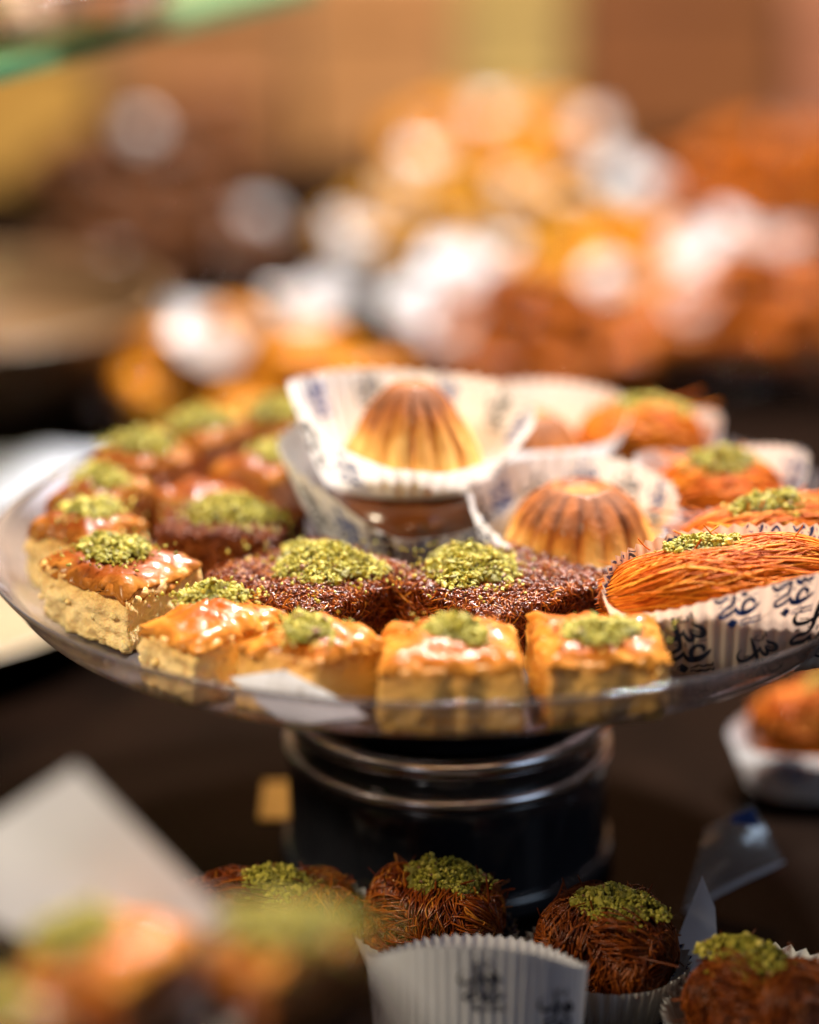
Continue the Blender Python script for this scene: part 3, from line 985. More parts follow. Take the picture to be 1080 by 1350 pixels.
V, F = lathe(smooth_prof([(4.9, 3.95), (5.14, 3.7), (5.18, 3.0), (5.16, 1.2), (5.2, 0.75)], 2), 128, closed=False)
link_mesh('pedestal_body', V, F, 'black_gloss', st, (PX, 0, 0))
V, F = ring(5.22, 0.42, 0.22, 0.40); link_mesh('base_rim', V, F, 'black_gloss', st, (PX, 0, 0))

FZ = 9.72   # tray floor level

# ---- crumbly squares along the left and front rim
A_ = crumbly_square('sharp golden pastry diamond at far left front with a yellow nut on its pistachios', (-9.55, -4.35, FZ),
               [(-2.35, 0.45), (0.55, -2.85), (2.25, 0.35), (-0.8, 2.5)], h=1.75, seed=2, pist=(1.15, 0.95, 0.42), pat=(-0.15, 0.35), lump=0.25, bits=16, dark=0.12)
kv, kf, _ = crumbs_mesh(np.array([[0.12, -0.55, 2.02]]), np.array([0.15]), np.random.default_rng(3), base=ICO2, jitter=0.08)
link_mesh('nut_piece', kv, kf, 'kernel', A_)
crumbly_square('pale yellow crumbly pastry left of the white napkin corner at the front rim', (-6.35, -8.45, FZ),
               [(-2.0, -0.6), (-0.35, -2.3), (2.05, 0.35), (0.1, 2.2)], h=1.65, seed=5, pist=(1.0, 0.75, 0.42), pat=(-0.1, 0.75), lump=0.25, bits=16, crust='crust_orange')
crumbly_square('golden pastry square at the left rim, directly behind the diamond with the yellow nut', (-10.85, -0.75, FZ),
               [(-1.85, -0.4), (0.3, -1.9), (1.7, 0.35), (-0.3, 1.9)], h=1.85, seed=8, pist=(0.95, 0.75, 0.45), pat=(0.1, 0.1), lump=0.25, bits=16)
crumbly_square('front pastry with a wet white highlight, behind the white napkin corner', (-3.45, -10.0, FZ),
               [(-2.0, -0.6), (-0.1, -1.75), (2.0, -0.3), (0.2, 1.65)], h=1.65, seed=11, pist=(0.85, 0.7, 0.4), pat=(-0.25, -0.25), crust='crust_orange', body='tan_body', bits=8, lump=0.08)
crumbly_square('tan pastry square at the front rim with an orange corner and light pistachio cap', (0.25, -10.95, FZ),
               [(-1.85, -1.6), (1.75, -1.45), (1.7, 1.6), (-1.7, 1.7)], h=1.8, seed=14, pist=(0.95, 0.8, 0.48), pat=(0.1, 0.1), crust='crust_orange', body='tan_body', lump=0.09, bits=10, grow=1.09)
crumbly_square('orange-topped pastry square at the front rim beside the printed paper boat', (4.15, -10.3, FZ),
               [(-1.65, -1.75), (1.45, -1.55), (1.85, 1.3), (-1.5, 1.85)], h=1.75, seed=17, pist=(1.1, 0.8, 0.35), pat=(0.1, -0.45), crust='crust_orange', body='tan_body', lump=0.11, bits=10, rotz=0.16, grow=1.10)
# ---- darker pieces along the left rear
crumbly_square('brown pastry square at the left rim, third back from the yellow-nut diamond', (-10.9, 2.6, FZ),
               [(-1.6, -0.7), (0.4, -1.7), (1.65, 0.4), (-0.3, 1.6)], h=1.9, seed=21, pist=(0.95, 0.75, 0.42), crust='crust', body='brown_body', detail=0.6)
crumbly_square('reddish pastry square behind the shiny brown one at the left rim', (-9.9, 6.1, FZ),
               [(-1.7, -0.5), (0.2, -1.8), (1.75, 0.3), (-0.2, 1.7)], h=1.95, seed=24, pist=(1.15, 0.85, 0.6), crust='crust', body='brown_body', detail=0.6)
crumbly_square('blurred pastry square at the back left rim with a broad pistachio cap', (-8.2, 9.1, FZ),
               [(-1.8, -0.4), (0.2, -1.8), (1.7, 0.4), (-0.2, 1.6)], h=1.9, seed=27, pist=(1.25, 0.9, 0.55), crust='crust', body='brown_body', detail=0.6)
crumbly_square('rearmost blurred pastry square, at the back rim left of the tall paper cups', (-5.6, 10.6, FZ),
               [(-1.8, -0.4), (0.2, -1.6), (1.7, 0.4), (-0.2, 1.6)], h=1.9, seed=30, pist=(1.2, 0.9, 0.5), crust='crust', body='brown_body', detail=0.6)
crumbly_square('blurred brown pastry square tucked against the left wall of the stacked cups', (-5.7, 5.6, FZ),
               [(-1.9, -0.4), (0.2, -1.8), (1.7, 0.4), (-0.2, 1.7)], h=1.8, seed=33, pist=(0.9, 0.7, 0.4), crust='crust', body='brown_body', detail=0.6, pat=(0.3, 0.1))
crumbly_square('glossy brown pastry square behind the large pistachio-capped brown square', (-7.9, 3.3, FZ),
               [(-1.5, -0.4), (0.2, -1.5), (1.5, 0.4), (-0.2, 1.4)], h=1.5, seed=34, pist=None, crust='crust', body='brown_body', detail=0.6)
# ---- shredded kunafa squares
kunafa_square('red-brown shredded square with wide pistachio cap left of the stacked paper cups', (-6.55, 0.35, FZ),
              [(-2.2, -1.1), (1.4, -1.9), (2.3, 0.9), (-1.4, 1.7)], h=1.65, seed=3, strand='red_strand', nstr=4500, pist=(1.5, 1.0, 0.6), pat=(0.0, 0.1), n=1000)
kunafa_square('dark shredded pastry diamond at centre, left of its twin, rounder yellow-green cap', (-3.75, -4.2, FZ),
              [(-3.15, -0.1), (0.1, -3.4), (3.05, 0.2), (-0.1, 3.2)], h=1.5, seed=6, nstr=9500, pist=(1.75, 1.45, 0.60), pat=(0.35, 0.25), n=1900)
kunafa_square('dark shredded pastry diamond at centre right, in front of the small fluted cookie', (1.75, -4.75, FZ),
              [(-3.2, -0.1), (-0.2, -3.3), (3.45, 0.2), (0.1, 3.2)], h=1.5, seed=9, nstr=9500, pist=(1.55, 1.35, 0.66), pat=(-0.9, 0.45), n=1800)

# ---- stacked cups with the tall cookie
def hf_low(a):      # low in front, standing high on the left
    return 1 + 0.66 * max(0, math.cos(a - PI * 0.99)) - 0.34 * max(0, math.cos(a - 1.56 * PI)) + 0.25 * max(0, math.sin(a))
low = Cup((2.45, 2.3), (3.75, 3.3), 2.25, pleats=38, amp=0.14, seed=4, flare=0.9, hfun=hf_low, crush=0.10)
paper_cup('lower printed paper cup of the stacked pair, holding a dark brown sweet', (-1.15, 2.25, FZ), low, prints=[
    (1.44 * PI, 0.70, 1.5, 0.5, 1, 'ink_navy'), (1.56 * PI, 0.75, 1.4, 0.3, 1, 'ink_blue'), (1.32 * PI, 0.6, 1.6, 0.2, 1, 'ink_blue'), (1.20 * PI, 0.65, 1.6, 0.2, 1, 'ink_navy'), (1.68 * PI, 0.7, 1.4, 0.1, 1, 'ink_blue'), (1.0 * PI, 0.8, 1.5, 0.1, 1, 'ink_navy')])
choc = thing('brown_sweet', 'dark brown glossy sweet sitting inside the lower stacked paper cup', 'sweet', (-1.0, 2.1, FZ + 0.06))
V, F = lathe(smooth_prof([(0.01, 0.0), (2.0, 0.0), (2.45, 0.35), (2.62, 1.1), (2.5, 1.75), (2.1, 2.12), (0.01, 2.14)], 2), 72, closed=False)
V = [(x * (1 + 0.03 * noise.noise(Vector((x, y, z)))), y * (1 + 0.03 * noise.noise(Vector((x, y, z + 5)))), z) for x, y, z in V]
link_mesh('sweet_body', V, F, 'chocolate', choc)
for da in (-0.25, 0.05):
    nv, nf, _ = crumbs_mesh(np.array([[2.55 * math.sin(0.35 + da), -2.55 * math.cos(0.35 + da), 1.55]]), np.array([0.22]), np.random.default_rng(5), base=ICO2, jitter=0.06)
    link_mesh('nut', nv, nf, 'chocolate', choc)
def hf_up(a):
    key = [(0.0, 1.08), (0.25, 1.28), (0.5, 1.32), (0.75, 1.46), (1.0, 1.56), (1.15, 1.36), (1.3, 0.90), (1.45, 0.60), (1.6, 0.52), (1.75, 0.66), (1.9, 0.92), (2.0, 1.05)]
    q = (a / PI) % 2.0
    return float(np.interp(q, [k[0] for k in key], [k[1] for k in key]))
def rf_up(a):
    q = (a / PI) % 2.0
    return float(np.interp(q, [0, 0.3, 0.7, 1.0, 1.3, 1.5, 1.8, 2.0], [1.06, 1.05, 1.0, 0.97, 0.95, 0.92, 1.0, 1.06]))
up = Cup((2.65, 2.3), (3.85, 3.35), 1.95, pleats=42, amp=0.13, seed=7, flare=0.85, hfun=hf_up, rfun=rf_up, crush=0.05, rim_c=(0.05, 0.2))
paper_cup('upper white paper cup of the stacked pair, flaring around the tall fluted cookie', (-1.0, 2.55, FZ + 2.28), up, prints=[
    (1.13 * PI, 0.62, 2.2, 0.15, 1, 'ink_navy'), (0.98 * PI, 0.6, 1.9, 0.1, 1, 'ink_navy'), (1.30 * PI, 0.5, 1.5, 0.2, 1, 'ink_blue'), (0.40 * PI, 0.72, 1.5, 0.1, -1, 'ink_blue'), (0.82 * PI, 0.75, 1.5, 0.1, -1, 'ink_blue'), (0.06 * PI, 0.7, 1.5, -0.1, -1, 'ink_blue'), (0.62 * PI, 0.75, 1.4, 0.0, -1, 'ink_navy'), (1.86 * PI, 0.6, 1.7, 0.1, 1, 'ink_navy'), (0.2 * PI, 0.7, 1.5, 0.2, -1, 'ink_navy')])
maamoul('tall cone-shaped fluted cookie standing in the upper stacked paper cup', (-0.85, 2.35, FZ + 2.34),
        [(1.9, 0.0), (2.3, 0.12), (2.38, 0.45), (2.12, 1.15), (1.72, 1.9), (1.26, 2.55), (0.86, 2.98), (0.58, 3.16), (0.4, 3.2), (0.2, 3.16), (0.05, 3.15)],
        flutes=15, depth=0.11, seed=3, rotz=0.1, mid=0.8, top_bake=0.95)
# ---- the rounder cookie on the right
c2 = Cup((2.3, 2.25), (3.2, 3.1), 2.75, pleats=40, amp=0.13, seed=12, flare=0.85, crush=0.10,
         hfun=lambda a: 1.0 + 0.10 * math.sin(a) - 0.42 * max(0, -math.sin(a)))
paper_cup('white pleated cup around the rounded fluted cookie, right of the stacked cups', (4.2, -0.35, FZ), c2, prints=[
    (0.93 * PI, 0.7, 1.5, 0.1, -1, 'ink_navy'), (0.45 * PI, 0.72, 1.5, 0.1, -1, 'ink_blue'), (0.12 * PI, 0.7, 1.5, 0.1, -1, 'ink_blue'), (0.78 * PI, 0.72, 1.5, 0.1, -1, 'ink_blue'), (1.12 * PI, 0.7, 1.5, 0.1, 1, 'ink_navy'), (0.62 * PI, 0.6, 1.5, -0.1, -1, 'ink_navy'), (0.28 * PI, 0.7, 1.4, 0.1, -1, 'ink_navy'), (1.78 * PI, 0.6, 1.5, 0.1, 1, 'ink_navy')])
maamoul('rounded fluted cookie with a flat ringed top and dark baked streaks', (4.38, -0.85, FZ + 0.06),
        [(2.0, 0.0), (2.38, 0.12), (2.44, 0.5), (2.36, 1.25), (2.08, 2.0), (1.62, 2.6), (1.15, 2.95), (0.92, 3.05), (0.74, 3.05), (0.62, 2.94), (0.4, 2.90), (0.05, 2.90)],
        flutes=16, depth=0.085, seed=8, rotz=0.3)
# ---- third cookie behind
c3 = Cup((2.3, 2.3), (3.7, 3.5), 2.7, pleats=44, amp=0.09, seed=15, flare=0.85, crush=0.08, hfun=lambda a: 1.0 + 0.25 * max(0, math.cos(a - 0.3 * PI)))
paper_cup('blurred white paper cup behind the tall cookie, holding an orange-brown cookie', (2.95, 7.3, FZ), c3, nz=8, prints=[(1.85 * PI, 0.6, 1.5, 0.1, 1, 'ink_navy')])
m3 = maamoul('orange-brown fluted cookie half hidden behind the tall cookie and its cup', (3.0, 7.1, FZ + 0.06),
        [(1.9, 0.0), (2.4, 0.15), (2.45, 0.6), (2.25, 1.5), (1.75, 2.4), (1.15, 3.0), (0.7, 3.1), (0.3, 3.02), (0.05, 3.0)], flutes=15, depth=0.09, seed=13, rotz=0.5, top_bake=0.7)

# ---- thread rolls in printed paper boats at the right
boat = Cup((3.6, 1.6), (4.35, 2.3), 3.0, pleats=64, amp=0.07, seed=21, flare=0.9, crush=0.05,
           hfun=lambda a: float(np.interp((a / PI) % 2.0, [0, 0.35, 0.6, 0.85, 1.0, 1.15, 1.28, 1.42, 1.55, 1.75, 2.0], [1.05, 1.04, 1.02, 0.92, 0.70, 0.62, 0.74, 0.92, 1.04, 1.10, 1.05])))
b1 = paper_cup('oil-stained paper boat with dark printed emblems, front right of the tray', (8.85, -7.0, FZ), boat, rotz=R(11), material='paper_oiled', prints=[
    (1.285 * PI, 0.46, 2.0, 0.12, 1, 'ink_navy'), (1.41 * PI, 0.92, 1.8, 0.1, 1, 'ink_blue'), (1.53 * PI, 0.90, 1.8, 0.05, 1, 'ink_blue'),
    (1.475 * PI, 0.18, 1.7, 0.3, 1, 'ink_navy'), (1.60 * PI, 0.45, 2.1, -0.1, 1, 'ink_navy'), (1.75 * PI, 0.9, 1.7, 0, 1, 'ink_blue'),
    (0.80 * PI, 0.95, 1.6, 0.1, -1, 'ink_blue'), (0.62 * PI, 0.98, 1.6, -0.2, -1, 'ink_blue'), (0.42 * PI, 0.97, 1.6, 0.2, -1, 'ink_blue'), (0.30 * PI, 0.95, 1.6, 0.2, -1, 'ink_blue'), (0.92 * PI, 0.9, 1.5, 0.2, -1, 'ink_blue')])
r1 = thing('thread_pastry_roll', 'orange pastry-thread roll in the printed paper boat at front right', 'pastry', (8.45, -6.75, FZ + 0.72), R(11))
strand_roll(r1, 8.0, 1.75, 1.12, 31, n=1500, m=28, rr=(0.012, 0.032), wild=0.06, zc=1.42, fray=26, pw=2.6, blunt=0.22, sag=0.45, tangle=0.26, bend=0.25)
pistachio(r1, 1.25, 0.55, 0.28, 91, (-0.85, 0.35, 2.46), n=620, stray=90, drop=(0.02, 0.20), reach=1.4, size=(0.035, 0.08))

boat2 = Cup((3.2, 1.5), (3.9, 2.1), 2.3, pleats=60, amp=0.085, seed=23, flare=0.9, crush=0.06)
paper_cup('printed paper boat second from the front at the right of the tray', (10.55, -2.2, FZ), boat2, rotz=R(14), prints=[
    (1.06 * PI, 0.85, 1.5, 0.1, 1, 'ink_blue'), (0.95 * PI, 0.85, 1.5, 0.1, -1, 'ink_blue'), (1.2 * PI, 0.8, 1.5, 0.0, 1, 'ink_blue'), (0.7 * PI, 0.9, 1.5, 0.0, -1, 'ink_blue')])
r2 = thing('thread_pastry_roll', 'orange thread roll with thick pistachio cap just behind the front right roll', 'pastry', (10.35, -2.2, FZ + 0.35), R(14))
strand_roll(r2, 6.9, 1.7, 1.30, 37, n=1100, m=24, rr=(0.014, 0.034), wild=0.05, zc=1.4, fray=22, pw=2.6, blunt=0.22, sag=0.4, tangle=0.26)
pistachio(r2, 1.25, 0.8, 0.42, 93, (-0.25, -0.05, 2.64), n=560, stray=90, drop=(0.02, 0.25), reach=1.4, size=(0.04, 0.09))

boat3 = Cup((2.2, 1.8), (2.75, 2.4), 2.3, pleats=46, amp=0.085, seed=25, flare=0.9, crush=0.08, hfun=lambda a: 0.95 + 0.30 * abs(math.cos(a)) - 0.55 * max(0, -math.sin(a)))
paper_cup('blurred printed paper cup behind the pistachio-capped thread roll at right', (9.2, 2.9, FZ), boat3, rotz=R(10), nz=8, prints=[
    (1.05 * PI, 0.8, 1.6, 0.1, 1, 'ink_blue'), (1.15 * PI, 0.5, 1.6, 0.1, 1, 'ink_blue'), (0.05 * PI, 0.75, 1.6, 0.1, -1, 'ink_blue')])
r3 = thing('thread_pastry_nest', 'blurred orange thread nest, second from the back on the right', 'pastry', (9.15, 2.8, FZ + 0.3), R(20))
strand_roll(r3, 4.3, 1.7, 1.25, 41, n=460, m=18, rr=(0.025, 0.05), zc=1.25)
pistachio(r3, 1.15, 0.85, 0.5, 95, (0.0, 0.0, 2.45), n=400, drop=(0.03, 0.25), reach=1.3)
boat4 = Cup((2.1, 1.9), (2.7, 2.5), 1.9, pleats=46, amp=0.085, seed=27, flare=0.9, crush=0.08, hfun=lambda a: 1.0 + 0.35 * max(0, math.cos(a - 0.1)) - 0.45 * max(0, -math.sin(a)))
paper_cup('blurred paper cup under the rearmost thread nest at back right', (7.2, 8.3, FZ), boat4, nz=8, prints=[(0.0, 0.75, 1.6, 0.1, -1, 'ink_blue')])
r4 = thing('thread_pastry_nest', 'rearmost orange thread nest at the back right of the tray', 'pastry', (7.05, 8.0, FZ + 0.3), R(-12))
strand_roll(r4, 4.5, 2.0, 1.45, 43, n=520, m=18, rr=(0.025, 0.05), zc=1.45)
pistachio(r4, 1.35, 0.85, 0.4, 97, (0.25, 0.0, 2.85), n=400, drop=(0.03, 0.2), reach=1.3)

# ---- napkin corner at the front rim
def sheet(corners, nu=10, nv=10, bow=0.12, seed=0, wr=0.03):
    a, b, c, d = [Vector(p) for p in corners]
    nrm = (b - a).cross(d - a).normalized()
    V, F = [], []
    for j in range(nv + 1):
        for i in range(nu + 1):
            u, v = i / nu, j / nv
            p = (a * (1 - u) + b * u) * (1 - v) + (d * (1 - u) + c * u) * v
            p = p + nrm * (bow * math.sin(PI * u) * math.sin(PI * v) + wr * noise.noise(p * 0.8 + Vector((seed, 0, 0))))
            V.append(tuple(p))
    for j in range(nv):
        for i in range(nu):
            q = j * (nu + 1) + i
            F.append((q, q + 1, q + nu + 2, q + nu + 1))
    return V, F
V, F = sheet([(-5.75, -11.55, 10.85), (-4.25, -11.95, 11.25), (-1.95, -12.75, 10.30), (-4.1, -12.55, 9.95)], seed=2)
tag(link_mesh('paper_napkin', V, F, 'napkin_paper'), 'white paper corner poking out at the front rim of the tray', 'napkin')

# ------------------------------------------------------------------ sweets on the table below the tray
def nest_in_cup(label, clabel, loc, rotz, seed, length=4.2, rx=1.6, rz=1.45, strand='red_strand', core='dark_core', pat=(0, 0), pist=(1.2, 0.9, 0.5),
                cup=None, prints=(), n=700, tilt=(0, 0)):
    cup = cup or Cup((2.0, 1.7), (2.45, 2.2), 1.5, pleats=40, amp=0.11, seed=seed, flare=0.9, crush=0.08)
    paper_cup(clabel, loc, cup, rotz, 'paper', prints)
    t = thing('thread_pastry_nest', label, 'pastry', (loc[0], loc[1], loc[2] + 0.25), rotz, tilt=tilt)
    strand_roll(t, length, rx, rz, seed, strand, core, n=n, m=20, rr=(0.016, 0.036), wild=0.10, zc=rz, fray=4, pw=4.0, tuft=300, wrap=900, lumpy=0.11)
    pistachio(t, pist[0], pist[1], pist[2], seed + 60, (pat[0], pat[1], rz * 2.06), n=800, stray=70, drop=(0.03, 0.55 * rz / rx ** 2), reach=1.25)
    return t
nest_in_cup('dim dark thread nest beside the pedestal, leftmost of those on the table', 'dim printed paper cup at the left foot of the pedestal', (-5.3, -7.6, 0), R(4), 51,
            length=6.0, rz=1.2, strand='dark_strand', pat=(0.3, 0), prints=[(0.35 * PI, 0.85, 1.5, 0, -1, 'ink_blue'), (0.6 * PI, 0.85, 1.5, 0, -1, 'ink_blue')],
            cup=Cup((2.7, 1.6), (3.3, 2.2), 1.7, pleats=50, amp=0.085, seed=3, hfun=lambda a: 1 + 0.2 * math.sin(a) - 0.4 * max(0, -math.sin(a))))
nest_in_cup('dark brown thread nest with pistachio right in front of the pedestal', 'printed paper cup right in front of the pedestal', (-0.2, -8.05, 0), R(-20), 53,
            strand='dark_strand', rz=1.38, rx=1.45, length=4.2, pat=(0.3, 0.1), pist=(1.25, 1.0, 0.6), prints=[(0.25 * PI, 0.8, 1.5, 0.1, -1, 'ink_blue'), (0.12 * PI, 0.8, 1.5, 0.1, -1, 'ink_blue')])
nest_in_cup('rust-red thread nest on the table, right of the pedestal foot', 'paper cup holding the rust-red nest on the table', (4.75, -9.7, 0), R(-25), 55,
            rz=1.45, rx=1.5, length=4.1, pat=(0.35, 0.0), pist=(1.4, 0.85, 0.5), prints=[(0.3 * PI, 0.8, 1.5, 0.1, -1, 'ink_blue'), (0.05 * PI, 0.8, 1.5, 0.1, -1, 'ink_blue')])
nest_in_cup('rust-red thread nest at the lower right corner of the picture', 'printed paper cup at the lower right corner of the picture', (8.8, -12.9, 0), R(-35), 57,
            rz=1.35, rx=1.5, length=4.2, pat=(-0.6, 0.1), pist=(1.25, 0.9, 0.5), prints=[(0.3 * PI, 0.75, 1.6, 0.1, -1, 'ink_blue'), (0.12 * PI, 0.75, 1.6, 0.1, -1, 'ink_blue'), (-0.05 * PI, 0.75, 1.6, 0.1, -1, 'ink_blue')],
            cup=Cup((2.2, 1.8), (2.9, 2.5), 2.2, pleats=42, amp=0.12, seed=6, hfun=lambda a: 1 - 0.45 * max(0, -math.cos(a - 0.3))))
bg = Cup((2.75, 1.35), (2.95, 1.7), 5.1, pleats=60, amp=0.05, seed=33, flare=0.9, crush=0.04, hfun=lambda a: 0.93 - 0.25 * abs(math.cos(a)) ** 2.5 - 0.30 * max(0, math.sin(a)))
paper_cup('grey-looking blurred paper cup at bottom centre with one faded emblem', (0.95, -13.5, 0), bg, rotz=R(-6), material='napkin_paper', prints=[(1.52 * PI, 0.74, 1.6, 0.1, 1, 'ink_navy'), (1.78 * PI, 0.6, 1.6, 0.1, 1, 'ink_navy')])
rb = thing('thread_pastry_roll', 'thread roll almost hidden inside the blurred bottom-centre paper cup', 'pastry', (0.95, -13.5, 0.2), R(-6))
strand_roll(rb, 4.0, 1.0, 1.35, 59, n=300, m=16, zc=1.35)

# ---- cellophane wrapper, white card and gold board on the table
V, F = sheet([(7.6, -4.3, 0.05), (10.85, -3.3, 1.25), (9.85, -2.7, 3.0), (8.35, -3.0, 2.25)], bow=0.18, seed=4, wr=0.12)
wr_ = tag(link_mesh('cellophane_wrapper', V, F, 'cellophane'), 'clear cellophane wrapper standing on the dark table at lower right', 'wrapper')
P0, P1 = Vector((7.6, -4.32, 0.06)), Vector((10.85, -3.32, 1.26))
pts = np.array([[tuple(P0 + (P1 - P0) * s + Vector((0, -0.02, 0.05 * math.sin(PI * s)))) for s in np.linspace(0, 1, 12)]])
V, F = tubes(pts, np.array([0.085]), sides=8)
link_mesh('folded_edge', V, F, 'napkin_paper', wr_)
V, F = sheet([(9.15, -2.93, 2.45), (10.05, -2.98, 2.35), (9.85, -2.80, 2.88), (9.2, -2.87, 2.66)], nu=4, nv=4, bow=0.02, seed=4, wr=0.0)
link_mesh('blue_print', [(x, y - 0.12, z) for x, y, z in V], F, 'ink_blue', wr_)
V, F = sheet([(6.5, -8.6, 0.05), (8.2, -8.7, 0.05), (8.05, -8.2, 2.2), (7.65, -8.0, 3.15)], bow=0.05, seed=6)
cd = tag(link_mesh('folded_card', V, F, 'napkin_paper'), 'white folded paper corner standing between the two rust-red nests', 'paper')
V, F = box(-6.0, -3.6, 2.2, 5.2, 0.02, 0.10, 0.03)
tag(link_mesh('gold_board', V, F, 'gold_board', smooth=False), 'small gold cake board lying on the table left of the pedestal', 'cake board')

# ------------------------------------------------------------------ blurred plate in the near left corner
def plate(name, label, loc, r, zs, depth, material, foot=None, category='plate'):
    """dish whose floor is at zs and whose rim stands depth higher, on an optional foot"""
    t = thing(name, label, category, loc)
    b = zs - 0.35
    pf = [(0.01, b), (r * 0.76, b), (r * 0.86, b + 0.1), (r * 0.95, zs + depth * 0.5), (r, zs + depth - 0.05), (r * 1.012, zs + depth + 0.06), (r * 0.99, zs + depth + 0.1),
          (r * 0.93, zs + depth * 0.6), (r * 0.85, zs + 0.08), (r * 0.76, zs), (0.01, zs)]
    V, F = lathe(smooth_prof(pf, 2), 96, closed=False)
    link_mesh('dish', V, F, material, t)
    if foot:
        fr, fm = foot
        V, F = lathe(smooth_prof([(0.01, b), (fr * 0.6, b), (fr * 0.5, b * 0.75), (fr * 0.5, b * 0.35), (fr, 0.25), (fr, 0.0), (0.01, 0.0)], 2), 64, closed=False)
        link_mesh('foot', V, F, fm, t)
    return t

plate('near_plate', 'blurred clear plate in the near left corner carrying two pistachio pastries', (-9.6, -30.4, 0), 9.0, 9.2, 0.9, 'plate_acrylic', (4.5, 'black_gloss'))
crumbly_square('blurred orange pastry in the near left corner, below the white napkin', (-7.3, -25.9, 9.24), [(-1.9, -0.5), (0.1, -1.8), (1.9, 0.3), (-0.1, 1.8)], h=1.3, seed=61,
               crust='crust_orange', body='brown_body', pist=(1.05, 0.85, 0.45), pat=(-0.6, 0.1), detail=0.6, rotz=0.2)
crumbly_square('blurred pistachio-covered pastry at the bottom, left of the grey-looking paper cup', (-3.6, -25.6, 9.35), [(-1.7, -0.6), (0.1, -1.7), (1.7, 0.3), (-0.1, 1.7)], h=1.15, seed=63,
               crust='crust_orange', body='brown_body', pist=(1.45, 1.1, 0.45), pat=(0.1, 0.1), detail=0.6, rotz=-0.2)
crumbly_square('blurred brown pastry cut off by the lower left picture corner', (-9.6, -28.9, 9.24), [(-1.9, -0.5), (0.1, -1.8), (1.9, 0.3), (-0.1, 1.8)], h=1.3, seed=65,
               crust='crust', body='brown_body', pist=(1.0, 0.8, 0.4), detail=0.6)
V, F = sheet([(-8.6, -23.8, 9.3), (-4.7, -23.3, 9.55), (-8.25, -22.95, 13.45), (-12.2, -23.6, 10.9)], bow=0.25, seed=9, wr=0.15)
tag(link_mesh('paper_napkin', V, F, 'napkin_paper'), 'large blurred white napkin corner standing up at lower left', 'napkin')

# ------------------------------------------------------------------ neighbours left and right of the tray
plate('serving_plate', 'big beige plate at far left, its edge showing below the tray', (-25.0, 22.3, 0), 13.6, 1.2, 0.9, 'beige_ceramic', None)
V, F = sheet([(-25.0, 26.0, 1.9), (-13.4, 29.0, 2.9), (-13.8, 34.5, 3.3), (-27.0, 36.0, 2.3)], bow=0.7, seed=12, wr=0.5)
tag(link_mesh('parchment_sheet', V, F, 'napkin_paper'), 'bright white paper spread over the beige plate at far left', 'paper')
bw = thing('tan_bowl', 'wide tan bowl blurred at the left edge behind the tray', 'bowl', (-25.5, 53.0, 0))
V, F = lathe(smooth_prof([(0.01, 0.3), (6.5, 0.3), (9.2, 1.6), (11.0, 3.6), (11.6, 5.4), (11.8, 6.0), (11.4, 6.1), (11.0, 5.3), (10.4, 3.6), (8.6, 2.0), (6.0, 1.2), (0.01, 1.2)], 2), 96, closed=False)
link_mesh('bowl_body', V, F, 'tan_ceramic', bw)
V, F = lathe([(6.6, 0.35), (6.6, 0.0), (5.6, 0.0), (5.6, 0.35)], 64)
link_mesh('foot_ring', V, F, 'tan_ceramic', bw)
nest_in_cup('blurred orange thread roll on the table at right, seen under the tray rim', 'blurred printed paper cup on the table at right, under the tray rim', (14.0, 5.6, 0), R(15), 71,
            strand='orange_strand', core='orange_core', rz=1.6, length=6.5, n=420, prints=[(1.25 * PI, 0.8, 1.6, 0.1, 1, 'ink_blue'), (1.45 * PI, 0.8, 1.6, 0.1, 1, 'ink_blue'), (1.65 * PI, 0.8, 1.6, 0.1, 1, 'ink_blue')],
            cup=Cup((3.2, 1.9), (3.9, 2.5), 1.9, pleats=46, amp=0.085, seed=9))

# ---- glass shelf at upper left with its own plate
gs = thing('glass_shelf', 'green-edged glass shelf jutting into the upper left corner', 'shelf', (0, 0, 0))
e0, e1 = Vector((-16.4, 11.0)), Vector((-4.8, 43.5))
pg = [tuple(e0), tuple(e1), (-38.0, 55.0), (-48.0, 22.0)]
out = poly_outline(pg, 120, 2)
V = [(x, y, 23.0) for x, y in out] + [(x, y, 23.6) for x, y in out]
n = len(out)
F = [tuple(reversed(range(n))), tuple(range(n, 2 * n))] + [(i, (i + 1) % n, n + (i + 1) % n, n + i) for i in range(n)]
link_mesh('glass_pane', V, F, 'shelf_glass', gs, smooth=False)
for (x, y) in ((-38, 25), (-33, 38)):
    V, F = lathe([(0.01, 0.0), (1.6, 0.0), (1.6, 0.3), (0.6, 0.5), (0.6, 22.6), (1.2, 22.7), (1.2, 22.98), (0.01, 22.98)], 32, closed=False)
    link_mesh('post', V, F, 'chrome', gs, (x, y, 0))
plate('shelf_plate', 'clear plate of pastries on the glass shelf at upper left', (-22.0, 27.5, 23.62), 12.6, 0.5, 1.5, 'plate_acrylic')
for i, (dx, dy, rz_, sd) in enumerate(((5.6, -7.4, 0.3, 81), (1.2, -8.6, 1.0, 82), (8.6, -3.4, 0.7, 83), (9.2, 1.4, 0.2, 84), (4.2, -3.0, 0.5, 85), (-3.4, -8.0, 0.9, 86), (7.4, 5.6, 0.1, 87), (0.0, -4.2, 0.4, 88))):
    crumbly_square('peach-brown pastry on the plate standing on the glass shelf', (-22.0 + dx, 27.5 + dy, 24.15), [(-2.1, -0.6), (0.1, -2.0), (2.1, 0.4), (-0.1, 2.0)], h=1.7, seed=sd,
                   crust='peach_dough', body='peach_dough', pist=None, detail=0.5, rotz=rz_, group='pastries on the glass shelf plate')

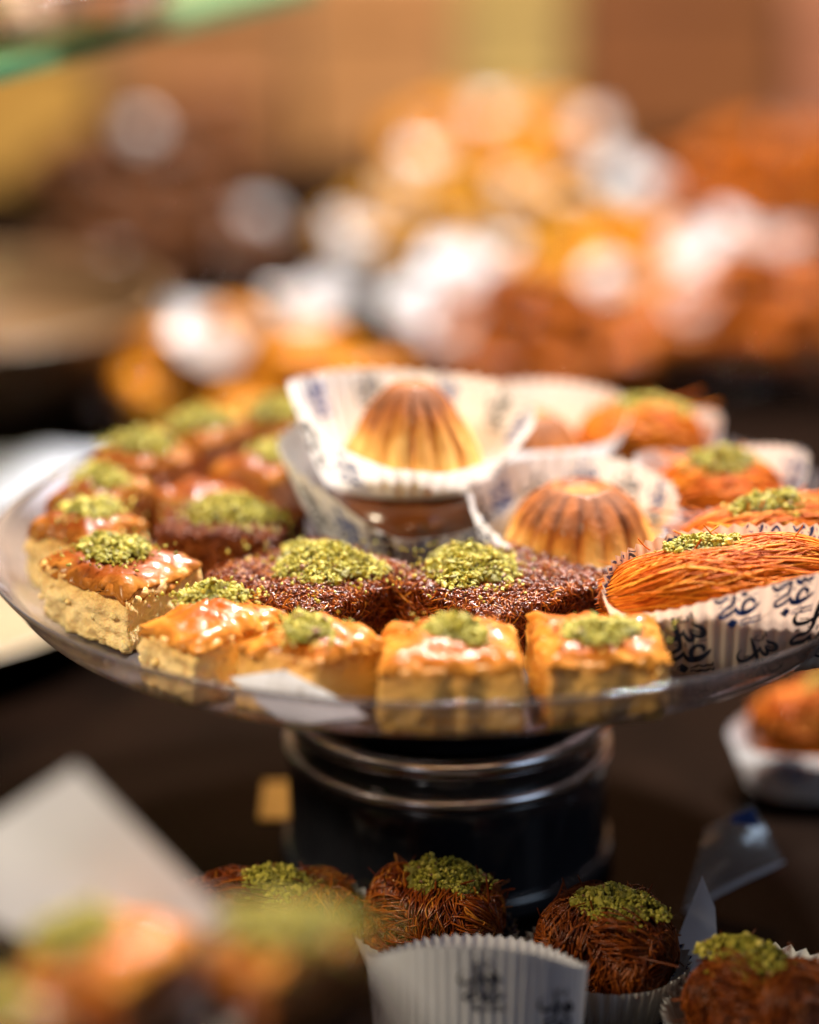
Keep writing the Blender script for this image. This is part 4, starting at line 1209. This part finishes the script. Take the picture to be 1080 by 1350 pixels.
# ------------------------------------------------------------------ background display, far out of focus
# source pieces for the heaps
def bg_diamond(material):
    out = poly_outline([(-2.0, -0.5), (0.2, -1.9), (2.0, 0.5), (-0.2, 1.9)], 40)
    a = Acc()
    V, F = block_mesh(out, 1.5, 3, levels=6, lump=0.15); a.add(V, F)
    for q in range(3):
        V, F, _ = sheet_mesh(out, 1.55 + 0.12 * q, 0.1, q + 2, scale=1.02 - 0.02 * q); a.add(V, F)
    me = a.build('bg', material).data
    return me
def bg_roll(material):
    V, F = [], []
    nu, nv = 18, 24
    for i in range(nu + 1):
        u = i / nu
        pr = max(0.25, 1 - abs(2 * u - 1) ** 5) ** 0.5
        for j in range(nv):
            p = 2 * PI * j / nv
            d = 1 + 0.06 * math.sin(9 * u * PI) + 0.05 * math.sin(4 * p)
            V.append(((u - .5) * 5.0, 1.0 * pr * d * math.cos(p), 1.0 + 0.98 * pr * d * math.sin(p)))
    for i in range(nu):
        for j in range(nv):
            k = (j + 1) % nv
            F.append((i * nv + j, (i + 1) * nv + j, (i + 1) * nv + k, i * nv + k))
    F.append(tuple(range(nv))); F.append(tuple(reversed(range(nu * nv, nu * nv + nv))))
    return link_mesh('bg', V, F, material).data
def bg_nest(material):
    a = Acc()
    V, F = lathe(smooth_prof([(0.01, 0), (1.7, 0), (2.1, 0.6), (1.9, 1.5), (1.3, 1.9), (0.8, 1.5), (0.01, 1.3)], 2), 40, closed=False)
    V = [(x * (1 + 0.08 * noise.noise(Vector((x * 2, y * 2, z * 2)))), y * (1 + 0.08 * noise.noise(Vector((x * 2, y * 2, z * 2 + 4)))), z) for x, y, z in V]
    a.add(V, F)
    return a.build('bg', material).data
def take(me_list):
    r = []
    for me in me_list:
        r.append(me)
    for o in [o for o in bpy.data.objects if o.name == 'bg' or o.name.startswith('bg.')]:
        bpy.data.objects.remove(o)
    return r
KIND = {
    'golden': take([bg_diamond('golden_pastry'), bg_roll('golden_pastry'), bg_nest('golden_pastry')]),
    'yellow': take([bg_diamond('yellow_pastry'), bg_roll('yellow_pastry'), bg_nest('yellow_pastry')]),
    'brown': take([bg_diamond('cocoa'), bg_roll('cocoa'), bg_nest('cocoa')]),
    'amber': take([bg_diamond('amber_pastry'), bg_roll('amber_pastry'), bg_nest('amber_pastry')]),
}
CUPME = []
for sd in (1, 2, 3):
    V, F = Cup((1.8, 1.7), (2.9, 2.7), 2.4, pleats=36, amp=0.09, seed=sd, crush=0.25, hfun=lambda a: 1 + 0.25 * math.cos(a * 2 + sd)).mesh(6, 3)
    CUPME.append(link_mesh('bg', V, F, 'paper').data)
take([])

def put(name, me, loc, rotz, label, category, group, tilt=(0, 0), scale=1.0):
    o = bpy.data.objects.new(name, me)
    COL.objects.link(o)
    o.location = [c * S for c in loc]
    o.rotation_euler = (tilt[0], tilt[1], rotz)
    o.scale = (scale,) * 3
    return tag(o, label, category, group)

def heap(cx, cy, z0, r, kind, layers, seed, label, group, step=1.55):
    rnd = random.Random(seed)
    for l in range(layers):
        rl = r - l * 2.3
        if rl < 0.5:
            put('pastry', rnd.choice(KIND[kind]), (cx, cy, z0 + l * step), rnd.uniform(0, 6), label, 'pastry', group); break
        rad = rl
        while rad > 0.8:
            n = max(1, int(2 * PI * rad / 4.2))
            a0 = rnd.uniform(0, 6)
            for i in range(n):
                a = a0 + 2 * PI * i / n
                put('pastry', rnd.choice(KIND[kind]), (cx + rad * math.cos(a), cy + rad * math.sin(a), z0 + l * step), rnd.uniform(0, 6), label, 'pastry', group,
                    tilt=(rnd.uniform(-.15, .15), rnd.uniform(-.15, .15)))
            rad -= 4.0

plate('background_platter', 'blurred platter of golden pastries just behind the tray at left', (-9.0, 46, 0), 8.4, 2.2, 0.8, 'plate_acrylic', (4, 'black_gloss'))
heap(-9.0, 46, 2.3, 5.8, 'golden', 3, 1, 'blurred golden pastry heaped on the platter just behind the tray at left', 'golden heap behind the tray at left')
plate('background_platter', 'blurred platter of amber pastries straight behind the tall cookie', (5.5, 53, 0), 8.0, 2.2, 0.8, 'plate_acrylic', (4, 'black_gloss'))
heap(5.5, 53, 2.3, 5.6, 'amber', 3, 2, 'blurred amber pastry heaped on the platter straight behind the tall cookie', 'amber heap behind the tall cookie')
plate('background_platter', 'blurred platter of orange-brown sweets in the right background', (19.0, 60, 0), 8.4, 2.2, 0.8, 'plate_acrylic', (4, 'black_gloss'))
heap(19.0, 60, 2.3, 6.0, 'amber', 3, 3, 'blurred orange-brown pastry on the right background platter', 'orange-brown heap at right background')
plate('background_platter', 'blurred platter of pale yellow pastries in the middle background', (3.0, 79, 0), 11.0, 3.0, 0.8, 'plate_acrylic', (5, 'black_gloss'))
heap(3.0, 79, 3.1, 8.3, 'yellow', 3, 4, 'blurred pale yellow pastry heaped in the middle background', 'yellow heap in the middle background')
plate('background_platter', 'blurred platter of brown pastries beyond the orange-brown sweets at right', (24.0, 92, 0), 11.0, 3.0, 0.8, 'plate_acrylic', (5, 'black_gloss'))
heap(24.0, 92, 3.1, 8.3, 'amber', 3, 5, 'blurred brown pastry heaped far back at right', 'brown heap far back at right')
plate('background_platter', 'blurred platter of golden pastries far back near the yellow box', (6.0, 112, 0), 10.0, 3.0, 0.8, 'plate_acrylic', (5, 'black_gloss'))
heap(6.0, 112, 3.1, 7.3, 'golden', 2, 6, 'blurred golden pastry far back near the yellow box', 'golden heap far back')

plate('background_platter', 'blurred platter of dark brown sweets far back at left', (-20.0, 103, 0), 10.0, 3.0, 0.8, 'plate_acrylic', (5, 'black_gloss'))
heap(-20.0, 103, 3.1, 7.3, 'brown', 2, 7, 'blurred dark brown sweet far back at left', 'dark brown heap far back at left')
plate('background_platter', 'blurred platter of brown sweets left of the pale yellow heap', (-16.5, 80, 0), 9.0, 2.2, 0.8, 'plate_acrylic', (4, 'black_gloss'))
heap(-16.5, 80, 2.3, 6.2, 'brown', 2, 8, 'blurred brown sweet left of the pale yellow heap', 'brown heap left of the yellow one')
plate('background_platter', 'blurred platter of golden pastries behind the rearmost thread nest', (13.0, 72, 0), 7.0, 2.2, 0.8, 'plate_acrylic', (4, 'black_gloss'))
heap(13.0, 72, 2.3, 4.4, 'golden', 2, 9, 'blurred golden pastry between the yellow heap and the right platter', 'golden heap between yellow and right heaps')

WHITE = [
    ('white paper cup among the dark brown sweets far back at left', [(-20.6, 102.0, 6.2), (-11.4, 84.5, 2.6)]),
    ('white paper cup on the table left of the golden heap behind the tray', [(-17.0, 58.5, 0), (-14.6, 52.2, 0), (-13.2, 68.0, 0)]),
    ('white paper cup lying on the front edge of the yellow heap in the middle', [(-4.2, 73.5, 4.2), (-5.0, 69.8, 1.5), (3.6, 69.5, 4.2)]),
    ('white paper cup on top of the amber heap behind the tall cookie', [(-0.9, 55.5, 4.4), (1.6, 59.5, 5.2), (1.0, 52.0, 4.0)]),
    ('white paper cup among the golden pastries near the far yellow box', [(5.0, 111.5, 6.0), (9.0, 114.5, 5.4), (0.5, 108.0, 4.8), (12.0, 108.0, 4.6)]),
    ('white paper cup on top of the right background platter', [(10.8, 66.5, 3.4), (15.2, 63.5, 5.4), (17.6, 61.0, 6.6), (21.0, 60.5, 6.4), (14.6, 57.5, 4.0)]),
    ('white paper cup on the brown heap far back at right', [(13.8, 92.5, 4.6), (15.2, 88.5, 4.4), (26.2, 101.0, 5.2), (29.5, 97.0, 5.0)]),
    ('small white paper cup tucked among the pale yellow heap in the middle', [(-1.5, 77.0, 6.6), (6.0, 76.0, 6.8), (9.5, 80.0, 5.2), (0.5, 84.0, 7.4)]),
    ('small white paper cup on the golden heap behind the tray at left', [(-10.5, 43.0, 5.4), (-6.0, 48.0, 6.0)]),
    ('white paper cup on the table in front of the salmon box', [(30.2, 137.0, 0), (33.0, 129.5, 0)]),
]
rw = random.Random(4)
for lab, pts in WHITE:
    for p in pts:
        put('paper_cup', rw.choice(CUPME), p, rw.uniform(0, 6), 'blurred ' + lab, 'paper cup', lab, tilt=(rw.uniform(-.3, .5), rw.uniform(-.3, .3)), scale=rw.uniform(0.45, 0.75))

# boxes standing on the table in front of the wall
def gift_box(label, x0, x1, y0, y1, h, m):
    t = thing('gift_box', label, 'box', ((x0 + x1) / 2, (y0 + y1) / 2, 0.02))
    w2, d2 = (x1 - x0) / 2, (y1 - y0) / 2
    V, F = box(-w2, w2, -d2, d2, 0, h * 0.7, 0.3); link_mesh('box_body', V, F, m, t, smooth=False)
    V, F = box(-w2 - .3, w2 + .3, -d2 - .3, d2 + .3, h * 0.7 + 0.02, h, 0.3); link_mesh('box_lid', V, F, m, t, smooth=False)
gift_box('blurred yellow box standing at the top centre of the background', 3.4, 12.6, 139, 146, 16, 'box_yellow')
gift_box('blurred brown box standing at the top right of the background', 13.4, 31.0, 137, 146, 17, 'box_brown')
gift_box('blurred salmon box at the top right corner of the background', 31.8, 52, 142, 149, 15, 'box_salmon')
gift_box('blurred peach box at the top of the background, left of the yellow one', -9.6, 2.6, 128, 136, 16, 'box_cream')
gift_box('blurred tan box at the top left, between the golden and the peach boxes', -24.5, -10.4, 124, 133, 17, 'box_tan')
gift_box('blurred golden box at the upper left edge of the background', -40.0, -26.6, 116, 126, 15, 'box_gold')
gift_box('small blurred brown box in front of the tan box at upper left', -21.0, -12.5, 117.5, 122.5, 7.5, 'box_brown')
